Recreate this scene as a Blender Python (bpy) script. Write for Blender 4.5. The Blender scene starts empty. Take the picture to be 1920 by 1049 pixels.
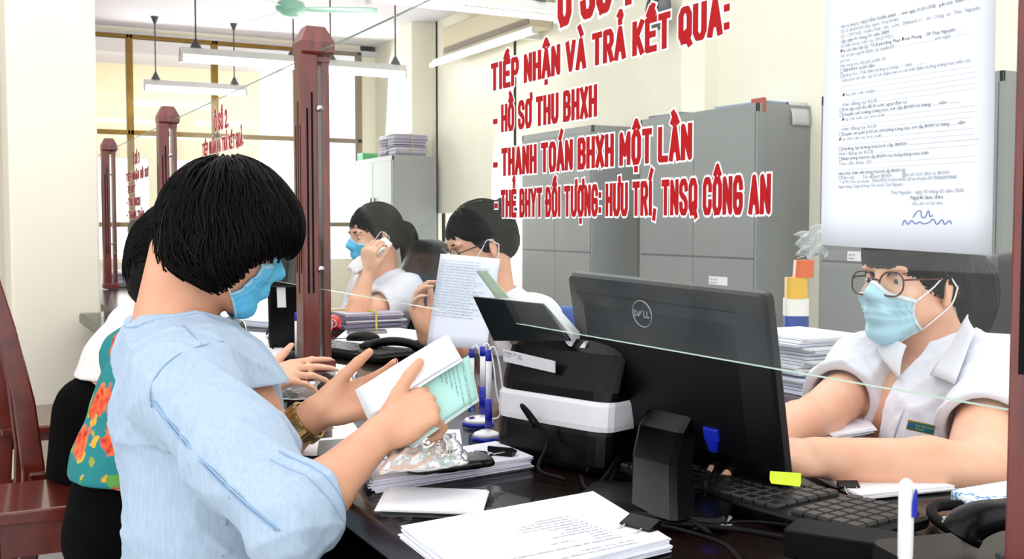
import bpy, math, random
import numpy as np
from mathutils import Vector, Matrix
random.seed(7); rng = np.random.default_rng(7)
SC = bpy.context.scene
COL = SC.collection
V3 = lambda *a: np.array(a, float)

# ---------------------------------------------------------------- camera
FPX = 2000.0
TH = math.atan(1050/FPX); PIT = math.atan(104/FPX)
CAM = V3(0, 0, 1.15)
R_ = V3(math.cos(TH), -math.sin(TH), 0)
F0 = V3(math.sin(TH), math.cos(TH), 0); Z_ = V3(0, 0, 1)
F_ = F0*math.cos(PIT) - Z_*math.sin(PIT)
U_ = Z_*math.cos(PIT) + F0*math.sin(PIT)
cd = bpy.data.cameras.new('camera'); cam = bpy.data.objects.new('camera', cd); COL.objects.link(cam)
cd.sensor_width = 36; cd.lens = FPX*36/1920; cd.clip_start = .02
cam.matrix_world = Matrix([[R_[0], U_[0], -F_[0], CAM[0]], [R_[1], U_[1], -F_[1], CAM[1]], [R_[2], U_[2], -F_[2], CAM[2]], [0, 0, 0, 1]])
SC.camera = cam
cd.dof.use_dof = True; cd.dof.focus_distance = 1.75; cd.dof.aperture_fstop = 18

# ---------------------------------------------------------------- light
SC.view_settings.view_transform = 'Standard'; SC.view_settings.look = 'None'
SC.view_settings.gamma = 1; SC.view_settings.use_curve_mapping = False
SC.view_settings.exposure = 1.1
wo = bpy.data.worlds.new('world'); SC.world = wo; wo.use_nodes = True
wo.node_tree.nodes['Background'].inputs[0].default_value = (.97, .985, 1, 1)
wo.node_tree.nodes['Background'].inputs[1].default_value = 1.0
def area(name, loc, tgt, sx, sy, power, col=(1, 1, 1)):
    l = bpy.data.lights.new(name, 'AREA'); l.shape = 'RECTANGLE'; l.size = sx; l.size_y = sy; l.energy = power; l.color = col
    o = bpy.data.objects.new(name, l); COL.objects.link(o); o.location = loc
    o.rotation_euler = (Vector(tgt)-Vector(loc)).to_track_quat('-Z', 'Y').to_euler(); o['kind'] = 'structure'
    return o
area('daylight_far_windows', (3.0, 11.6, 2.0), (2.5, 5, 1.0), 3.0, 2.0, 40)
area('next_room_fill', (3.0, 13.2, 3.0), (3.0, 14.4, 1.0), 4.0, 1.0, 25)  # unseen area light added to brighten the next room's wall
area('side_opening_fill', (4.25, 8.9, 1.2), (1.5, 5, 1.0), 1.2, 1.0, 25)  # added light shining in at the made-up side window
area('ceiling_fill', (1.5, 3.5, 3.15), (1.5, 3.5, 0), 5, 6, 70)  # unseen broad fill light under the closed ceiling, pointing down

# ---------------------------------------------------------------- measuring helpers
def ray(x, y): return F_ + R_*(x-960)/FPX - U_*(y-524.5)/FPX
def W(x, y, d): return CAM + d*ray(x, y)
def onX(x, y, X): v = ray(x, y); return CAM + v*(X-CAM[0])/v[0]
def onY(x, y, Y): v = ray(x, y); return CAM + v*(Y-CAM[1])/v[1]
def onZ(x, y, z): v = ray(x, y); return CAM + v*(z-CAM[2])/v[2]
def cdir(r, u, t):
    v = R_*r + U_*u - F_*t; return v/np.linalg.norm(v)
def nrm(v): v = np.asarray(v, float); return v/(np.linalg.norm(v)+1e-12)

# ---------------------------------------------------------------- materials
def lin(h):
    h = h.lstrip('#'); c = [int(h[i:i+2], 16)/255 for i in (0, 2, 4)]
    return tuple(((x/12.92) if x <= .04045 else ((x+.055)/1.055)**2.4) for x in c)+(1,)
_mats = {}
def M(name, col, rough=.5, metal=0, var=None, bump=None, spec=.5, stretch=(1, 1, 1), emit=0, alpha=1, coat=0, sss=0, trans=0):
    if name in _mats: return _mats[name]
    m = bpy.data.materials.new(name); m.use_nodes = True; _mats[name] = m
    nt = m.node_tree; b = nt.nodes['Principled BSDF']
    c = lin(col) if isinstance(col, str) else tuple(col)+(1,)
    b.inputs['Base Color'].default_value = c; b.inputs['Roughness'].default_value = rough
    b.inputs['Metallic'].default_value = metal; b.inputs['Specular IOR Level'].default_value = spec
    b.inputs['Alpha'].default_value = alpha; b.inputs['Coat Weight'].default_value = coat; b.inputs['Coat Roughness'].default_value = .08
    b.inputs['Transmission Weight'].default_value = trans
    if sss:
        b.inputs['Subsurface Weight'].default_value = sss; b.inputs['Subsurface Radius'].default_value = (.012, .005, .003)
        b.inputs['Subsurface Scale'].default_value = .6
    if emit:
        b.inputs['Emission Color'].default_value = c; b.inputs['Emission Strength'].default_value = emit
    if var or bump:
        tc = nt.nodes.new('ShaderNodeTexCoord'); mp = nt.nodes.new('ShaderNodeMapping'); mp.inputs['Scale'].default_value = stretch
        nt.links.new(tc.outputs['Object'], mp.inputs['Vector'])
    if var:
        n = nt.nodes.new('ShaderNodeTexNoise'); n.inputs['Scale'].default_value = var[0]; n.inputs['Detail'].default_value = 4
        nt.links.new(mp.outputs[0], n.inputs['Vector'])
        r = nt.nodes.new('ShaderNodeValToRGB'); r.color_ramp.elements[0].position = .3; r.color_ramp.elements[1].position = .7
        c2 = lin(var[1]) if isinstance(var[1], str) else tuple(min(1, x*(1-var[1])) for x in c[:3])+(1,)
        r.color_ramp.elements[0].color = c2; r.color_ramp.elements[1].color = c
        nt.links.new(n.outputs['Fac'], r.inputs[0]); nt.links.new(r.outputs[0], b.inputs['Base Color'])
    if bump:
        n = nt.nodes.new('ShaderNodeTexNoise'); n.inputs['Scale'].default_value = bump[0]; n.inputs['Detail'].default_value = 3
        nt.links.new(mp.outputs[0], n.inputs['Vector'])
        bp = nt.nodes.new('ShaderNodeBump'); bp.inputs['Strength'].default_value = bump[1]; bp.inputs['Distance'].default_value = .002
        nt.links.new(n.outputs['Fac'], bp.inputs['Height']); nt.links.new(bp.outputs[0], b.inputs['Normal'])
    return m
def clear(name, tint=(1, 1, 1), gloss=1.0, haze=0.0, hazecol=(.9, .93, .92), rough=.0, blotch=0.0, ior=1.45):
    if name in _mats: return _mats[name]
    m = bpy.data.materials.new(name); m.use_nodes = True; _mats[name] = m; nt = m.node_tree
    out = nt.nodes['Material Output']; nt.nodes.remove(nt.nodes['Principled BSDF'])
    t = nt.nodes.new('ShaderNodeBsdfTransparent'); t.inputs[0].default_value = tint+(1,)
    g = nt.nodes.new('ShaderNodeBsdfGlossy'); g.inputs['Roughness'].default_value = rough
    lw = nt.nodes.new('ShaderNodeLayerWeight'); lw.inputs[0].default_value = .5
    pw = nt.nodes.new('ShaderNodeMath'); pw.operation = 'POWER'; pw.inputs[1].default_value = 5
    nt.links.new(lw.outputs['Facing'], pw.inputs[0])
    mu = nt.nodes.new('ShaderNodeMath'); mu.operation = 'MULTIPLY_ADD'; mu.inputs[1].default_value = .9*gloss; mu.inputs[2].default_value = .035*gloss; mu.use_clamp = True
    nt.links.new(pw.outputs[0], mu.inputs[0])
    mx = nt.nodes.new('ShaderNodeMixShader'); nt.links.new(mu.outputs[0], mx.inputs[0]); nt.links.new(t.outputs[0], mx.inputs[1]); nt.links.new(g.outputs[0], mx.inputs[2])
    last = mx
    if haze:
        d = nt.nodes.new('ShaderNodeBsdfDiffuse'); d.inputs[0].default_value = hazecol+(1,)
        m2 = nt.nodes.new('ShaderNodeMixShader'); m2.inputs[0].default_value = haze
        if blotch:
            tc = nt.nodes.new('ShaderNodeTexCoord'); n = nt.nodes.new('ShaderNodeTexNoise'); n.inputs['Scale'].default_value = 5; n.inputs['Detail'].default_value = 8; n.inputs['Roughness'].default_value = .7
            nt.links.new(tc.outputs['Object'], n.inputs['Vector'])
            mr = nt.nodes.new('ShaderNodeMapRange'); mr.inputs[1].default_value = .35; mr.inputs[2].default_value = .75; mr.inputs[3].default_value = haze; mr.inputs[4].default_value = haze+blotch
            nt.links.new(n.outputs['Fac'], mr.inputs[0]); nt.links.new(mr.outputs[0], m2.inputs[0])
        nt.links.new(mx.outputs[0], m2.inputs[1]); nt.links.new(d.outputs[0], m2.inputs[2]); last = m2
    nt.links.new(last.outputs[0], out.inputs[0])
    return m

# ---------------------------------------------------------------- object helpers
def link(name, me, mat=None, parent=None, smooth=False, bevel=0, solid=0, sub=0):
    o = bpy.data.objects.new(name, me); COL.objects.link(o)
    if mat is not None and len(me.materials) == 0:
        for m in (mat if isinstance(mat, (list, tuple)) else [mat]): me.materials.append(m)
    if smooth: me.polygons.foreach_set('use_smooth', [True]*len(me.polygons))
    if parent is not None:
        o.parent = parent
        p = parent; t = Vector((0, 0, 0))
        while p is not None: t += p.location; p = p.parent
        o.location = -t
    if solid:
        s = o.modifiers.new('s', 'SOLIDIFY'); s.thickness = solid; s.offset = 0
    if sub:
        s = o.modifiers.new('u', 'SUBSURF'); s.levels = sub; s.render_levels = sub
    if bevel:
        b = o.modifiers.new('b', 'BEVEL'); b.width = bevel; b.segments = 2; b.limit_method = 'ANGLE'; b.angle_limit = .6; b.harden_normals = False
    return o
def tag(o, label=None, cat=None, group=None, kind=None):
    if label: o['label'] = label
    if cat: o['category'] = cat
    if group: o['group'] = group
    if kind: o['kind'] = kind
    return o
def thing(name, label, cat, loc=(0, 0, 0), group=None):
    o = bpy.data.objects.new(name, None); COL.objects.link(o); o.location = [float(x) for x in loc]; o.empty_display_size = .05
    return tag(o, label, cat, group)
def copy_tree(o, parent=None):
    c = o.copy(); COL.objects.link(c); c.parent = parent
    for ch in [x for x in bpy.data.objects if x.parent == o]: copy_tree(ch, c)
    return c
class MB:
    def __init__(s): s.v = []; s.f = []; s.mi = []; s.cur = 0
    def add(s, vs, fs):
        n = len(s.v); s.v += [tuple(map(float, p)) for p in vs]; s.f += [tuple(i+n for i in f) for f in fs]; s.mi += [s.cur]*len(fs); return s
    def box(s, c, size, Rm=None):
        c = np.array(c, float); h = np.array(size, float)/2; Rm = np.eye(3) if Rm is None else Rm
        vs = [c+Rm@(h*np.array(k)) for k in ((-1,-1,-1),(1,-1,-1),(1,1,-1),(-1,1,-1),(-1,-1,1),(1,-1,1),(1,1,1),(-1,1,1))]
        return s.add(vs, [(0,3,2,1),(4,5,6,7),(0,1,5,4),(1,2,6,5),(2,3,7,6),(3,0,4,7)])
    def bb(s, lo, hi): lo = np.array(lo, float); hi = np.array(hi, float); return s.box((lo+hi)/2, hi-lo)
    def ring(s, pts_list, cap=True, close=False):
        n = len(pts_list[0]); vs = [p for r in pts_list for p in r]; fs = []
        m = len(pts_list)
        for i in range(m if close else m-1):
            for j in range(n):
                a = i*n+j; b = i*n+(j+1) % n; c = ((i+1) % m)*n+(j+1) % n; d = ((i+1) % m)*n+j
                fs.append((a, b, c, d))
        if cap and not close: fs.append(tuple(range(n))[::-1]); fs.append(tuple((m-1)*n+j for j in range(n)))
        return s.add(vs, fs)
    def cyl(s, a, b, r1, r2=None, n=16, cap=True):
        a = np.array(a, float); b = np.array(b, float); r2 = r1 if r2 is None else r2
        d = nrm(b-a); u = nrm(np.cross(d, [0, 0, 1] if abs(d[2]) < .9 else [1, 0, 0])); w = np.cross(d, u)
        t = [2*math.pi*k/n for k in range(n)]
        return s.ring([[a+r1*(u*math.cos(q)+w*math.sin(q)) for q in t], [b+r2*(u*math.cos(q)+w*math.sin(q)) for q in t]], cap)
    def tube(s, pts, r, n=8, close=False):
        pts = [np.array(p, float) for p in pts]; m = len(pts); rings = []; u = None
        for i, p in enumerate(pts):
            if close: d = nrm(pts[(i+1) % m]-pts[i-1])
            else: d = nrm(pts[min(i+1, m-1)]-pts[max(i-1, 0)])
            if u is None: u = nrm(np.cross(d, [0, 0, 1] if abs(d[2]) < .9 else [1, 0, 0]))
            u = nrm(u-d*np.dot(u, d)); w = np.cross(d, u); rr = r[i] if hasattr(r, '__len__') else r
            rings.append([p+rr*(u*math.cos(2*math.pi*k/n)+w*math.sin(2*math.pi*k/n)) for k in range(n)])
        return s.ring(rings, True, close)
    def lathe(s, c, prof, n=24, axis=(0, 0, 1)):
        c = np.array(c, float); d = nrm(axis); u = nrm(np.cross(d, [0, 0, 1] if abs(d[2]) < .9 else [1, 0, 0])); w = np.cross(d, u)
        return s.ring([[c+d*h+max(r, 1e-4)*(u*math.cos(2*math.pi*k/n)+w*math.sin(2*math.pi*k/n)) for k in range(n)] for r, h in prof])
    def prism(s, poly, d):   # poly: 3d points, d: extrusion vector
        poly = [np.array(p, float) for p in poly]; d = np.array(d, float); return s.ring([poly, [p+d for p in poly]])
    def sheet(s, grid):
        m = len(grid); n = len(grid[0])
        return s.add([p for r in grid for p in r], [(i*n+j, i*n+j+1, (i+1)*n+j+1, (i+1)*n+j) for i in range(m-1) for j in range(n-1)])
    def build(s, name, mat, parent=None, **k):
        me = bpy.data.meshes.new(name); me.from_pydata(s.v, [], s.f)
        if isinstance(mat, (list, tuple)):
            for m in mat: me.materials.append(m)
            me.polygons.foreach_set('material_index', s.mi)
        me.validate(); me.update()
        return link(name, me, mat, parent, **k)
def spline(pts, n=8):
    P = [np.array(p, float) for p in pts]; P = [2*P[0]-P[1]]+P+[2*P[-1]-P[-2]]; out = []
    for i in range(1, len(P)-2):
        for k in range(n):
            t = k/n; a, b, c, d = P[i-1:i+3]
            out.append(.5*((2*b)+(-a+c)*t+(2*a-5*b+4*c-d)*t*t+(-a+3*b-3*c+d)*t**3))
    out.append(P[-2]); return out
def rotz(a): c, s = math.cos(a), math.sin(a); return np.array([[c, -s, 0], [s, c, 0], [0, 0, 1]])
def roundrect(w, h, r, n=5):
    out = []
    for cx, cy, a0 in ((w/2-r, h/2-r, 0), (-w/2+r, h/2-r, 90), (-w/2+r, -h/2+r, 180), (w/2-r, -h/2+r, 270)):
        for k in range(n+1):
            a = math.radians(a0+90*k/n); out.append((cx+r*math.cos(a), cy+r*math.sin(a)))
    return out

# lettering with the built-in font, laid out on a plane: o origin, ex right, ey up
def letters(name, rows, o, ex, ey, mat, parent, lift=.0004, bold=0):
    """rows: (x, y, size, text[, target width])"""
    o, ex, ey = map(lambda q: np.array(q, float), (o, ex, ey)); ex = nrm(ex); ey = nrm(ey); ez = np.cross(ex, ey)
    allv = []; allf = []; base = 0
    for row in rows:
        x, y, size, text = row[:4]
        cu = bpy.data.curves.new('t', 'FONT'); cu.body = text; cu.size = size; cu.offset = bold; cu.resolution_u = 2
        ob = bpy.data.objects.new('t', cu); COL.objects.link(ob)
        dg = bpy.context.evaluated_depsgraph_get(); me = bpy.data.meshes.new_from_object(ob.evaluated_get(dg))
        n = len(me.vertices); co = np.zeros(n*3); me.vertices.foreach_get('co', co); co = co.reshape(-1, 3)
        fs = [tuple(p.vertices) for p in me.polygons]
        bpy.data.objects.remove(ob); bpy.data.curves.remove(cu); bpy.data.meshes.remove(me)
        if n == 0: continue
        if len(row) > 4 and row[4]:
            co[:, 0] *= row[4]/max(1e-6, co[:, 0].max()-co[:, 0].min())
        allv.append(o+np.outer(co[:, 0]+x, ex)+np.outer(co[:, 1]+y, ey)+ez*lift)
        allf += [tuple(i+base for i in f) for f in fs]; base += n
    me = bpy.data.meshes.new(name); me.from_pydata(np.concatenate(allv).tolist(), [], allf); me.update()
    return link(name, me, mat, parent)

# heavy condensed stroke lettering for the window decals
GL = {
 'T': [[(0,1),(1,1)], [(.5,1),(.5,0)]], 'I': [[(.5,0),(.5,1)]], 'E': [[(1,1),(0,1),(0,0),(1,0)], [(0,.5),(.85,.5)]],
 'P': [[(0,0),(0,1),(.75,1),(1,.85),(1,.6),(.75,.45),(0,.45)]], 'N': [[(0,0),(0,1),(1,0),(1,1)]], 'H': [[(0,0),(0,1)], [(1,0),(1,1)], [(0,.5),(1,.5)]],
 'A': [[(-.05,0),(.5,1),(1.05,0)], [(.18,.3),(.82,.3)]], 'V': [[(-.05,1),(.5,0),(1.05,1)]], 'R': [[(0,0),(0,1),(.75,1),(1,.85),(1,.62),(.75,.48),(0,.48)], [(.55,.48),(1,0)]],
 'K': [[(0,0),(0,1)], [(1,1),(.05,.4)], [(.35,.55),(1,0)]], 'Q': [[(.25,0),(0,.18),(0,.82),(.25,1),(.75,1),(1,.82),(1,.18),(.75,0),(.25,0)], [(.55,.25),(1.05,-.12)]],
 'O': [[(.25,0),(0,.18),(0,.82),(.25,1),(.75,1),(1,.82),(1,.18),(.75,0),(.25,0)]], 'U': [[(0,1),(0,.18),(.25,0),(.75,0),(1,.18),(1,1)]],
 'S': [[(1,.78),(.95,.9),(.75,1),(.25,1),(0,.85),(0,.65),(.25,.55),(.75,.45),(1,.32),(1,.15),(.75,0),(.25,0),(.05,.1),(0,.25)]],
 'B': [[(0,0),(0,1),(.72,1),(.95,.87),(.95,.65),(.72,.53),(0,.53)], [(.72,.53),(1,.4),(1,.14),(.75,0),(0,0)]], 'X': [[(0,0),(1,1)], [(0,1),(1,0)]],
 'M': [[(-.15,0),(-.15,1),(.5,.3),(1.15,1),(1.15,0)]], 'L': [[(0,1),(0,0),(.95,0)]], 'D': [[(0,0),(0,1),(.65,1),(1,.75),(1,.25),(.65,0),(0,0)]],
 'C': [[(1,.72),(1,.82),(.75,1),(.25,1),(0,.82),(0,.18),(.25,0),(.75,0),(1,.18),(1,.3)]], 'G': [[(1,.75),(.95,.87),(.75,1),(.25,1),(0,.82),(0,.18),(.25,0),(.75,0),(1,.18),(1,.48),(.6,.48)]],
 'Y': [[(-.05,1),(.5,.5),(1.05,1)], [(.5,.5),(.5,0)]], '-': [[(.1,.42),(.7,.42)]], ':': [[(.5,.12),(.5,.14)], [(.5,.68),(.5,.70)]], ',': [[(.5,.05),(.35,-.18)]], '.': [[(.5,.02),(.5,.04)]], '1': [[(.15,.78),(.5,1),(.5,0)]],
 '2': [[(0,.8),(.25,1),(.75,1),(1,.8),(1,.6),(0,0),(1,0)]], '3': [[(0,.85),(.25,1),(.75,1),(1,.85),(1,.65),(.7,.52),(.4,.52)], [(.7,.52),(1,.38),(1,.15),(.75,0),(.25,0),(0,.15)]], ' ': []}
HAT = [[(.15,1.2),(.5,1.42),(.85,1.2)]]
MARK = {'^': HAT, "'": [[(.45,1.45),(.75,1.75)]], 'a': [[(.4,1.2),(.75,1.45)]], '`': [[(.25,1.5),(.6,1.24)]], '?': [[(.35,1.5),(.55,1.6),(.7,1.45),(.5,1.32),(.5,1.24)]],
        '_': [[(.5,-.28),(.5,-.26)]], '~': [[(1,.95),(1.2,1.1),(1.15,1.25)]], '=': [[(-.2,.5),(.45,.5)]], 'g': [[(.2,1.75),(.5,1.5)]]}
def strokes(text, height):
    """list of (glyph, marks) -> polylines in metres, total width"""
    cw = .36*height; gap = .27*height; x = 0; out = []
    for g, mk in text:
        wd = {'I': .12, ' ': .10, ':': .12, ',': .15, '.': .12, 'M': 1.35, '-': .7, '1': .6}.get(g, 1)*cw
        off = x-(.5*cw-wd/2 if g in 'I:,.1' else 0) + (.17*cw if g == 'M' else 0)
        for s in GL[g]+[q for m in mk for q in MARK[m]]: out.append([(off+a*cw, b*height) for a, b in s])
        x += wd+gap
    return out, x-gap
def stroke_mesh(lines, w, o, ex, ey, lift, sx=1.0, thick=.0006, ins=0):
    ez = np.cross(ex, ey); mb = MB()
    def poly(pts, l):
        P = [o+ex*(a*sx)+ey*b+ez*l for a, b in pts]; mb.add(P, [tuple(range(len(P)))])
    for ln in lines:
        ln = [np.array(p, float) for p in ln]
        for i in range(len(ln)-1):
            a, b = ln[i], ln[i+1]; d = (b-a)/(np.linalg.norm(b-a)+1e-9); n = np.array([-d[1], d[0]])
            e0 = w*.5 if i == 0 else w*.18; e1 = w*.5 if i == len(ln)-2 else w*.18
            A = a-d*e0*.9; B = b+d*e1*.9
            poly([A-n*w/2, B-n*w/2, B+n*w/2, A+n*w/2], lift+3e-6*(len(mb.f) % 97))
        for p in ln[1:-1]:
            poly([p+np.array([math.cos(t), math.sin(t)])*w*.5 for t in np.linspace(0, 2*math.pi, 9)[:-1]], lift+3e-6*(len(mb.f) % 97))
    return mb
def parse(s):
    m = {'Ế': ('E', '^a'), 'Ậ': ('A', '^_'), 'À': ('A', '`'), 'Ả': ('A', '?'), 'Ồ': ('O', '^`'), 'Ơ': ('O', '~'), 'Á': ('A', 'a'), 'Ộ': ('O', '^_'), 'Ầ': ('A', '^`'),
         'Ẻ': ('E', '?'), 'Đ': ('D', '='), 'Ố': ('O', '^a'), 'Ư': ('U', '~'), 'Ợ': ('O', '~_'), 'Í': ('I', 'a'), 'Ô': ('O', '^')}
    return [m.get(c, (c, '')) for c in s]
# ================================================================ the room
cream = M('cream_paint', '#f6f1de', .7, var=(3, .04)); white_p = M('white_ceiling_paint', '#d8d3d8', .8, var=(2, .03))
tile = M('pale_floor_tile', '#c9c6c4', .25, var=(6, .12)); brass = M('gold_window_frame', '#8a6a2a', .35, .6, var=(9, .25)); brownf = M('brown_window_frame', '#7b6a55', .5)
wood = M('dark_counter_wood', '#3a1712', .28, var=(7, '#2a0f0b'), stretch=(1, 1, 6), coat=.3)
red_wood = M('red_varnished_wood', '#7a2c22', .3, var=(9, '#541a14'), stretch=(6, 6, 1), coat=.4, bump=(80, .1))
chair_wood = M('chair_red_wood', '#6a1f0e', .25, var=(8, '#4a1208'), stretch=(2, 1, 2), coat=.5)
steel = M('grey_cabinet_steel', '#929594', .45, .15, var=(2, .06)); steel_d = M('grey_cabinet_edge', '#6c7072', .5, .2)
black_pl = M('black_plastic', '#030304', .3, bump=(400, .1), spec=.22); blackm = M('matte_black', '#030303', .6, spec=.15); grey_pl = M('grey_plastic', '#4a4c50', .45)
white_pl = M('white_plastic', '#e8e8e6', .35); paper_m = M('white_paper', '#f2f2f6', .7, var=(4, .03)); paper_b = M('bluish_paper', '#dfe4f2', .7)
ink = M('print_ink', '#55565e', .8); ink2 = M('dark_print', '#202226', .8); blue_ink = M('blue_pen_ink', '#4a5fb0', .8); chrome = M('chrome', '#c8c8cc', .15, 1)
blue_pl = M('blue_plastic', '#1226a8', .3); tube_m = M('lit_fluorescent_tube', '#ffffff', .5, emit=6); lampw = M('white_lamp_metal', '#d8d8d4', .4)
pane_m = clear('window_pane', gloss=.8); glassm = clear('partition_glass', tint=(.97, .99, .985), gloss=.3, haze=.005, blotch=.025)  # partition haze: pale reflection veil put into the glass, blotch for smudges

def struct(o): o['kind'] = 'structure'; return o
XR = 4.4; YF = 11.8; ZC = 3.2
struct(MB().bb((-3.2, -3, -.1), (XR+.2, 16, 0)).build('floor', tile))
struct(MB().bb((-3.2, -1.0, ZC), (XR+.2, 14.6, ZC+.1)).build('ceiling', white_p))
struct(MB().bb((XR, 10.0, 0), (XR+.15, YF+.1, ZC)).bb((XR, -2, 0), (XR+.15, 8.35, ZC)).bb((XR, 8.3, 0), (XR+.15, 10.05, .55)).bb((XR, 8.3, 1.26), (XR+.15, 10.05, ZC)).build('wall_right', cream))
struct(MB().bb((XR-.22, 10.15, 0), (XR, 10.5, ZC)).build('trim_1', cream))
a = onX(1278, 60, XR-.1)
struct(MB().bb((XR-.1, a[1]-.25, 0), (XR, a[1], ZC)).build('trim_2', cream))
w5 = thing('window_5', 'made-up low window in the side wall, standing in for a bright glass reflection', 'window', (XR+.05, 9.2, .55)); struct(w5)  # added opening in place of a bright reflection on the partition glass
MB().bb((XR+.04, 8.35, .55), (XR+.08, 8.4, 1.26)).bb((XR+.04, 10, .55), (XR+.08, 10.05, 1.26)).bb((XR+.04, 9.15, .55), (XR+.08, 9.19, 1.26)).build('window_frame', brownf, w5)
MB().bb((XR+.06, 8.4, .55), (XR+.065, 10, 1.26)).build('pane', pane_m, w5)
# far wall: low sill wall, glazing with gold frames, header
struct(MB().bb((-3.2, YF, 0), (XR, YF+.12, .75)).bb((-3.2, YF, ZC-.08), (XR, YF+.12, ZC)).bb((-3.2, YF, .75), (1.1, YF+.12, ZC)).bb((4.22, YF, .75), (XR, YF+.12, ZC)).build('wall_far', cream))
struct(MB().bb((-3.2, YF-.04, ZC-.12), (XR, YF, ZC-.06)).build('trim_3', white_p))
xs = [1.1, 1.68, 2.555, 3.46, 4.22]
for i in range(4):
    w = thing('window_%d' % (i+1), ['narrow glazed panel with gold frame beside the cream column', 'glazed panel with gold frame behind the hanging tube lamp', 'glazed panel with gold frame left of the nearest red post', 'bright glazed panel beside the corner'][i], 'window', ((xs[i]+xs[i+1])/2, YF, .75)); struct(w)
    fm = brass if i < 3 else brownf
    m = MB()
    m.bb((xs[i]-.03, YF-.05, .75), (xs[i]+.035, YF+.03, ZC-.08))
    if i == 3: m.bb((xs[i+1]-.06, YF-.05, .75), (xs[i+1], YF+.03, ZC-.08))
    m.bb((xs[i], YF-.05, 2.08), (xs[i+1], YF+.02, 2.13)).bb((xs[i], YF-.05, ZC-.12), (xs[i+1], YF+.02, ZC-.08)).bb((xs[i], YF-.05, 1.12), (xs[i+1], YF+.02, 1.17))
    m.build('window_frame', fm, w, bevel=.004)
    MB().bb((xs[i], YF-.005, .75), (xs[i+1], YF, ZC-.1)).build('pane', pane_m, w)
struct(MB().bb((-1, 14.5, 2.0), (3.75, 14.6, ZC)).bb((-1, 14.5, 0), (3.75, 14.6, .7)).bb((-.9, 14.5, .7), (1.25, 14.6, 2.0)).bb((2.3, 14.5, .7), (2.6, 14.6, 2)).bb((3.5, 14.5, .7), (3.75, 14.6, 2.0)).build('wall_next_room', M('next_room_paint', '#ddd2b0', .8)))
struct(MB().bb((-3.3, 4, 0), (-3.2, 12, ZC)).build('wall_left', cream))
struct(MB().bb((.215, 4.9, 0), (.565, 5.45, ZC)).build('wall_pillar', cream, bevel=.01))
# ceiling beam
struct(MB().bb((-3.2, 8.9, ZC-.04), (XR, 9.3, ZC)).build('trim_4', white_p))

# ---------------------------------------------------------------- lamps and fan
def tube_lamp(px0, y0, px1, y1, zl, label, ntube=2, rods=True):
    # hanging fluorescent: from measured left end to right end at height zl, running across the room
    A = onZ(px0, y0, zl); Yl = A[1]; B = onY(px1, y1, Yl); L = B[0]-A[0]
    t = thing('hanging_tube_lamp', label, 'ceiling lamp', ((A[0]+B[0])/2, Yl, zl), 'fluorescent tube lamps hanging over the hall')
    MB().prism([(A[0], Yl-.045, zl-.01), (A[0], Yl+.045, zl-.01), (A[0], Yl+.03, zl+.05), (A[0], Yl-.03, zl+.05)], (L, 0, 0)).build('housing', lampw, t, bevel=.004)
    for s in ((-.028, .028) if ntube == 2 else (0,)):
        m = MB().cyl((A[0]+.03, Yl+s, zl-.045), (B[0]-.03, Yl+s, zl-.045), .017, n=12); m.build('tube', tube_m, t, smooth=True)
    MB().bb((A[0], Yl-.045, zl-.07), (A[0]+.02, Yl+.045, zl)).build('end_socket', lampw, t)
    MB().bb((B[0]-.02, Yl-.045, zl-.07), (B[0], Yl+.045, zl)).build('end_socket', lampw, t)
    if rods:
        for k in (.12, .88):
            x = A[0]+L*k
            MB().cyl((x, Yl, zl+.05), (x, Yl, ZC), .007, n=8).cyl((x, Yl, zl+.05), (x, Yl, zl+.13), .05, .008, n=14).cyl((x, Yl, ZC-.07), (x, Yl, ZC), .01, .04, n=12).build('hanging_rod', grey_pl, t, smooth=False)
    return t
tube_lamp(337, 100, 578, 118, 2.53, 'hanging double tube lamp in front of the gold window frame')
tube_lamp(268, 158, 462, 172, 2.53, 'farther hanging tube lamp just below and behind the nearer one')
tube_lamp(600, 122, 760, 132, 2.53, 'hanging tube lamp seen through the partition glass right of the post')
tube_lamp(690, -16, 1050, 8, 2.55, 'hanging tube lamp at the top edge above the partition glass', 1)
# fan
fc = onZ(545, 14, 2.86)
fan = thing('ceiling_fan', 'mint green ceiling fan beside the hanging lamps', 'fan', (fc[0], fc[1], 2.8))
mint = M('mint_fan_enamel', '#9fd8c0', .3)
MB().lathe((fc[0], fc[1], 2.80), [(.01, -.02), (.06, -.015), (.11, .02), (.12, .06), (.10, .10), (.04, .12), (.02, .125)]).build('motor_housing', mint, fan, smooth=True)
MB().cyl((fc[0], fc[1], 2.92), (fc[0], fc[1], ZC), .012).cyl((fc[0], fc[1], 2.91), (fc[0], fc[1], 3.0), .05, .02).build('hanging_rod', grey_pl, fan, smooth=True)
for k in range(3):
    a = math.radians(-22+120*k); Rm = rotz(a)
    P = [(.10, -.02), (.22, -.05), (.62, -.075), (.68, -.04), (.68, .04), (.62, .075), (.22, .05), (.10, .02)]
    c0 = V3(fc[0], fc[1], 2.845)
    MB().prism([c0+Rm@V3(x, y, -.008*np.sign(y)) for x, y in P], (0, 0, .006)).build('blade', mint, fan, bevel=.002)
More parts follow.
